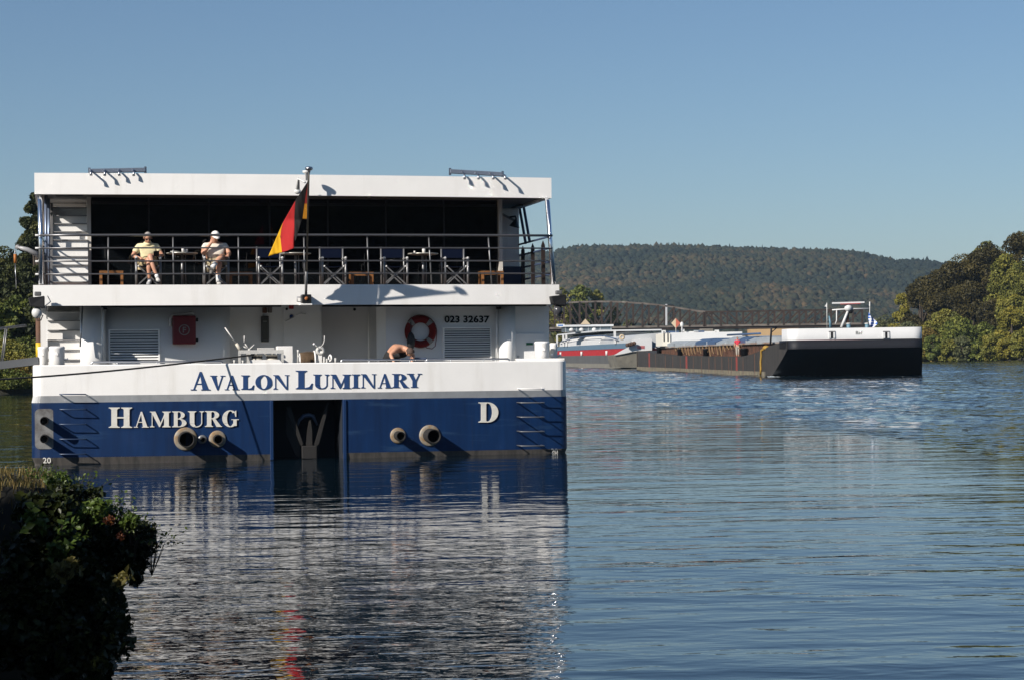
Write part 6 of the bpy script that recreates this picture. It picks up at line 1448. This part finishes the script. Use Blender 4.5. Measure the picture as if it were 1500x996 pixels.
for px, py, wd_, lab in ((1107, 431.5, 7, 'small white house on the lower slope of the wooded hill'), (1113, 432.5, 4, 'tiny white outbuilding right of the house on the hill'), (1077, 430.5, 5, 'small reddish house left of the white one on the hill')):
    D = 1700; p = at(px, py, D); t_ = thing('hill_house', lab, 'house', TR(p.x, D - 12, p.z - 2)); w2 = wd_ / FPX * D / 2
    MB().box(-w2, w2, 0, 7, -4, 2.4).build('wall', mat('house_red_' if 'red' in lab else 'house_white', (.35, .2, .14) if 'red' in lab else (.75, .74, .7), .8), t_)
    MB().prism([(-w2 - .3, -.3, 2.4), (w2 + .3, -.3, 2.4), (0, -.3, 4.4)], (0, 7.6, 0)).build('roof', mat('roof_tile', (.16, .08, .06), .9), t_)
    MB().box(-w2 * .4, -w2 * .1, -.05, 0, .4, 1.6).build('window', black, t_)

# ------------------------------------------------------------------ NEAR BANK PLANTS
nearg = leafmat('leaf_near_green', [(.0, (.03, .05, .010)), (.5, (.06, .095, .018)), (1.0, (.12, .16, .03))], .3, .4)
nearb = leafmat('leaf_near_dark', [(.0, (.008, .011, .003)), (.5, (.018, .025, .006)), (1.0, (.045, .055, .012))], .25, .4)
neary = leafmat('leaf_near_ochre', [(.0, (.05, .045, .012)), (.5, (.11, .095, .026)), (1.0, (.18, .155, .05))], .3, .45)
nearr = leafmat('leaf_near_red', [(.0, (.06, .018, .01)), (.5, (.12, .035, .016)), (1.0, (.18, .08, .025))], .3, .45)
def gz(x, y): return float(ground(np.array([[float(x)]]), np.array([[float(y)]]))[0][0, 0])
def bushpx(px, py, D, wpx, hpx, m, label, n, leaf, name='shrub', seed=0, ext=None, group='plants on the near bank', sprigs=10):
    """leafy plant whose crown spans wpx x hpx about the pixel at distance D"""
    c = at(px, py, D); k = D / FPX; rng = np.random.default_rng(seed); base = V(c.x - .1, c.y + .1, max(0.05, min(gz(c.x - .3, c.y + .1), c.z - hpx * k * .5)))
    t = thing(name, label, 'plant', TR(*base), group); off = c - base
    L_ = 30; d = unit(rng.normal(size=(L_, 3))) * rng.uniform(.35, 1, L_)[:, None] * np.array([wpx * k / 2, wpx * k / 2.2, hpx * k / 2]); cr = rng.uniform(.25, .5, L_) * min(wpx, hpx) * k / 2
    ci = rng.integers(0, L_, n); dd = unit(rng.normal(size=(n, 3))); p = d[ci] + dd * (cr[ci] * rng.uniform(.3, 1.05, n))[:, None] + np.array(off)
    b = MB()
    for i in range(sprigs):
        q = Vector(d[i % L_]) + off; e = q + Vector((rng.normal() * .08, rng.normal() * .06, abs(rng.normal()) * .07 + .04)) * (wpx * k)
        b.tube([Vector(off) + (q - Vector(off)) * .4, q, e], [.004, .0035, .002], 5)
        m_ = 12; tt = rng.random(m_)[:, None]; pp = np.array(q)[None] * (1 - tt) + np.array(e)[None] * tt + rng.normal(size=(m_, 3)) * leaf * .8; p = np.concatenate([p, pp])
    nr = unit(rng.normal(size=(len(p), 3)) * .8 + np.array([-.3, -.5, .5])); tint = .5 + .2 * rng.normal(size=len(p))
    leaf_mesh('foliage', p, nr, leaf, tint, m, t, rng=rng); b.build('stem', bark, t); return t
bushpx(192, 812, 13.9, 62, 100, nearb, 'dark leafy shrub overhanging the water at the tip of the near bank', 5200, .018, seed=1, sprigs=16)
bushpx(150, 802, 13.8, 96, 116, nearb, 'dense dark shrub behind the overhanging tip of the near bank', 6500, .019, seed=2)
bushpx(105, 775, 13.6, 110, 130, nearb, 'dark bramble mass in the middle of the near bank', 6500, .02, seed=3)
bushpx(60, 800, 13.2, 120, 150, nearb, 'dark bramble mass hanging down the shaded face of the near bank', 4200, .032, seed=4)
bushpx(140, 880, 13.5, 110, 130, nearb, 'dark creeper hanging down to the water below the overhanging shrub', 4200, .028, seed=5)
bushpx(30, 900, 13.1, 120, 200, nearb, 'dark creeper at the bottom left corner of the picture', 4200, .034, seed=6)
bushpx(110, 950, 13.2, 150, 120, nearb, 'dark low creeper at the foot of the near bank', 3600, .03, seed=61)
bushpx(52, 762, 12.9, 26, 52, nearg, 'bright green leafy sapling on the face of the near bank', 170, .034, name='sapling', seed=7, sprigs=6)
bushpx(84, 806, 12.9, 20, 26, nearg, 'small bright green plant below the sapling', 60, .03, name='sapling', seed=8, sprigs=4)
bushpx(98, 832, 12.8, 44, 26, neary, 'ochre broad-leaved plant low on the near bank', 60, .03, name='broadleaf_plant', seed=9, sprigs=3)
bushpx(180, 848, 13.1, 30, 22, neary, 'pale yellow broad-leaved sprig under the overhanging shrub', 18, .028, name='broadleaf_plant', seed=10, sprigs=2)
bushpx(132, 752, 13.3, 60, 44, nearg, 'sunlit green leafy plant on the crest of the near bank', 700, .02, seed=11, sprigs=6)  # brighter leaves lighten the crest: sunlight put into their colour
bushpx(160, 762, 13.2, 20, 14, nearr, 'small russet-leaved plant on the crest of the near bank', 60, .011, seed=12, sprigs=3)
bushpx(176, 786, 13.2, 12, 8, nearr, 'tiny dark red leaf cluster beside the russet plant', 22, .012, seed=13, sprigs=2)
bushpx(88, 708, 14.3, 56, 26, nearg, 'fresh green weeds at the back edge of the bank top', 800, .019, seed=14, sprigs=8)
bushpx(108, 732, 14.2, 36, 44, nearb, 'dark green weeds on the shoulder of the near bank', 1200, .022, seed=15, sprigs=8)
bushpx(212, 778, 13.6, 34, 24, nearb, 'thin-stemmed weed reaching out over the water', 160, .018, seed=16, sprigs=9)
bushpx(192, 764, 13.7, 30, 22, nearg, 'light green weed with grassy tips on the crest above the overhanging shrub', 500, .017, seed=17, sprigs=8)
bushpx(100, 785, 13.0, 60, 60, nearg, 'scattered small green leaves in the dark middle of the near bank', 90, .022, seed=18, sprigs=2)
# long thin weeds standing out of the bank's outline
for i, (px, py, D, hpx, lab) in enumerate([(118, 712, 14.4, 34, 'tall thin weed at the shoulder of the near bank, leftmost of the row'), (150, 742, 14.0, 34, 'thin weed on the slope of the near bank, second of the row'), (170, 752, 13.9, 30, 'thin seed-headed weed above the overhanging shrub'), (196, 770, 13.8, 30, 'thin weed leaning over the overhanging shrub'), (222, 790, 13.8, 26, 'thin weed at the outermost tip of the near bank'), (60, 700, 14.8, 26, 'thin weed at the back of the bank top')]):
    rng = np.random.default_rng(600 + i); c = at(px, py + hpx, D); k = D / FPX; t = thing('weed', lab, 'plant', TR(*c), 'thin weeds on the near bank'); b = MB(); P = []
    for j in range(16):
        dx = rng.normal() * .09 + .03; dz = hpx * k * rng.uniform(.9, 1.7); q = V(dx * .4, rng.normal() * .05, dz * .6); e = V(dx, rng.normal() * .08, dz)
        b.tube([(0, 0, -.12), q, e], [.0028, .002, .001], 4)
        for u in np.linspace(.3, 1, 7): P.append(np.array(q * (1 - u) + e * u) + rng.normal(size=3) * .012)
    b.build('stem', bark, t); P = np.array(P); leaf_mesh('foliage', P, unit(rng.normal(size=P.shape)), .013, .5 + .2 * rng.normal(size=len(P)), nearg, t, rng=rng)
# grass
def blades(name, P, hgt, wid, m, label, lean=.4, rng=RNG):
    k = len(P); a = rng.uniform(0, 2 * np.pi, k); d = np.stack([np.cos(a), np.sin(a), np.zeros(k)], 1); sd_ = np.stack([-np.sin(a), np.cos(a), np.zeros(k)], 1); hh = (hgt * rng.uniform(.5, 1.3, k))[:, None]; ln = (lean * rng.uniform(.3, 1.4, k))[:, None]
    v = np.empty((k, 5, 3)); up = np.array([0, 0, 1.])
    v[:, 0] = P - sd_ * wid; v[:, 1] = P + sd_ * wid; m1 = P + up * hh * .6 + d * hh * ln * .35; v[:, 2] = m1 + sd_ * wid * .8; v[:, 3] = m1 - sd_ * wid * .8; v[:, 4] = P + up * hh * (1 - ln * .3) + d * hh * ln
    base = (np.arange(k) * 5)[:, None]; tri = np.concatenate([base + np.array(q) for q in ((0, 1, 2), (0, 2, 3), (3, 2, 4))], 1).reshape(-1).astype(np.int32); nf = k * 3
    me = bpy.data.meshes.new(name); me.vertices.add(k * 5); me.vertices.foreach_set('co', v.reshape(-1).astype(np.float32)); me.loops.add(len(tri)); me.loops.foreach_set('vertex_index', tri)
    me.polygons.add(nf); me.polygons.foreach_set('loop_start', np.arange(0, len(tri), 3, dtype=np.int32)); me.polygons.foreach_set('loop_total', np.full(nf, 3, np.int32)); me.update(calc_edges=True)
    at_ = me.attributes.new('tint', 'FLOAT', 'POINT'); at_.data.foreach_set('value', np.repeat(rng.random(k), 5).astype(np.float32)); me.materials.append(m)
    o = bpy.data.objects.new(name, me); COL.objects.link(o); o['kind'] = 'stuff'; o['label'] = label; return o
gm = leafmat('grass_dry', [(.0, (.07, .07, .02)), (.5, (.16, .12, .04)), (1.0, (.30, .21, .08))], .3, .6)
N_ = 26000; qx = RNG.uniform(-8, -2.6, N_); qy = RNG.uniform(12.5, 18.5, N_); qz, qs = ground(qx[None], qy[None]); ok = (qs[0] > .12); qx, qy, qz = qx[ok], qy[ok], qz[0][ok]
blades('grass', np.stack([qx, qy, qz - .01], 1), .09, .0035, gm, 'dry yellow and green grass on top of the near bank', .7)
gm2 = leafmat('grass_green', [(.0, (.03, .05, .01)), (1.0, (.12, .15, .03))], .3, .5)
N_ = 420; e = RNG.random(N_); cx = -3.5 + e * .9; cy = 15.3 - e * 1.3 + RNG.normal(size=N_) * .12; cz = ground(cx[None], cy[None])[0][0]
blades('tall_grass', np.stack([cx, cy, np.maximum(cz, .3)], 1), .1, .0035, gm2, 'taller green grass blades along the rim of the near bank', .8)
# ------------------------------------------------------------------ HAZE
hz_ = MB().box(-3000, 3000, -700, 6400, -6, 190).build('haze', bpy.data.materials.new('haze'), None)
m_ = hz_.data.materials[0]; m_.use_nodes = True; n_ = m_.node_tree; n_.nodes.remove(n_.nodes['Principled BSDF'])
pv = n_.nodes.new('ShaderNodeVolumePrincipled'); pv.inputs['Color'].default_value = (.6, .8, 1.0, 1); pv.inputs['Density'].default_value = .00009; pv.inputs['Anisotropy'].default_value = .2
n_.links.new(pv.outputs[0], n_.nodes['Material Output'].inputs['Volume']); hz_['kind'] = 'stuff'; hz_['label'] = 'thin blue air between the river and the far hill'
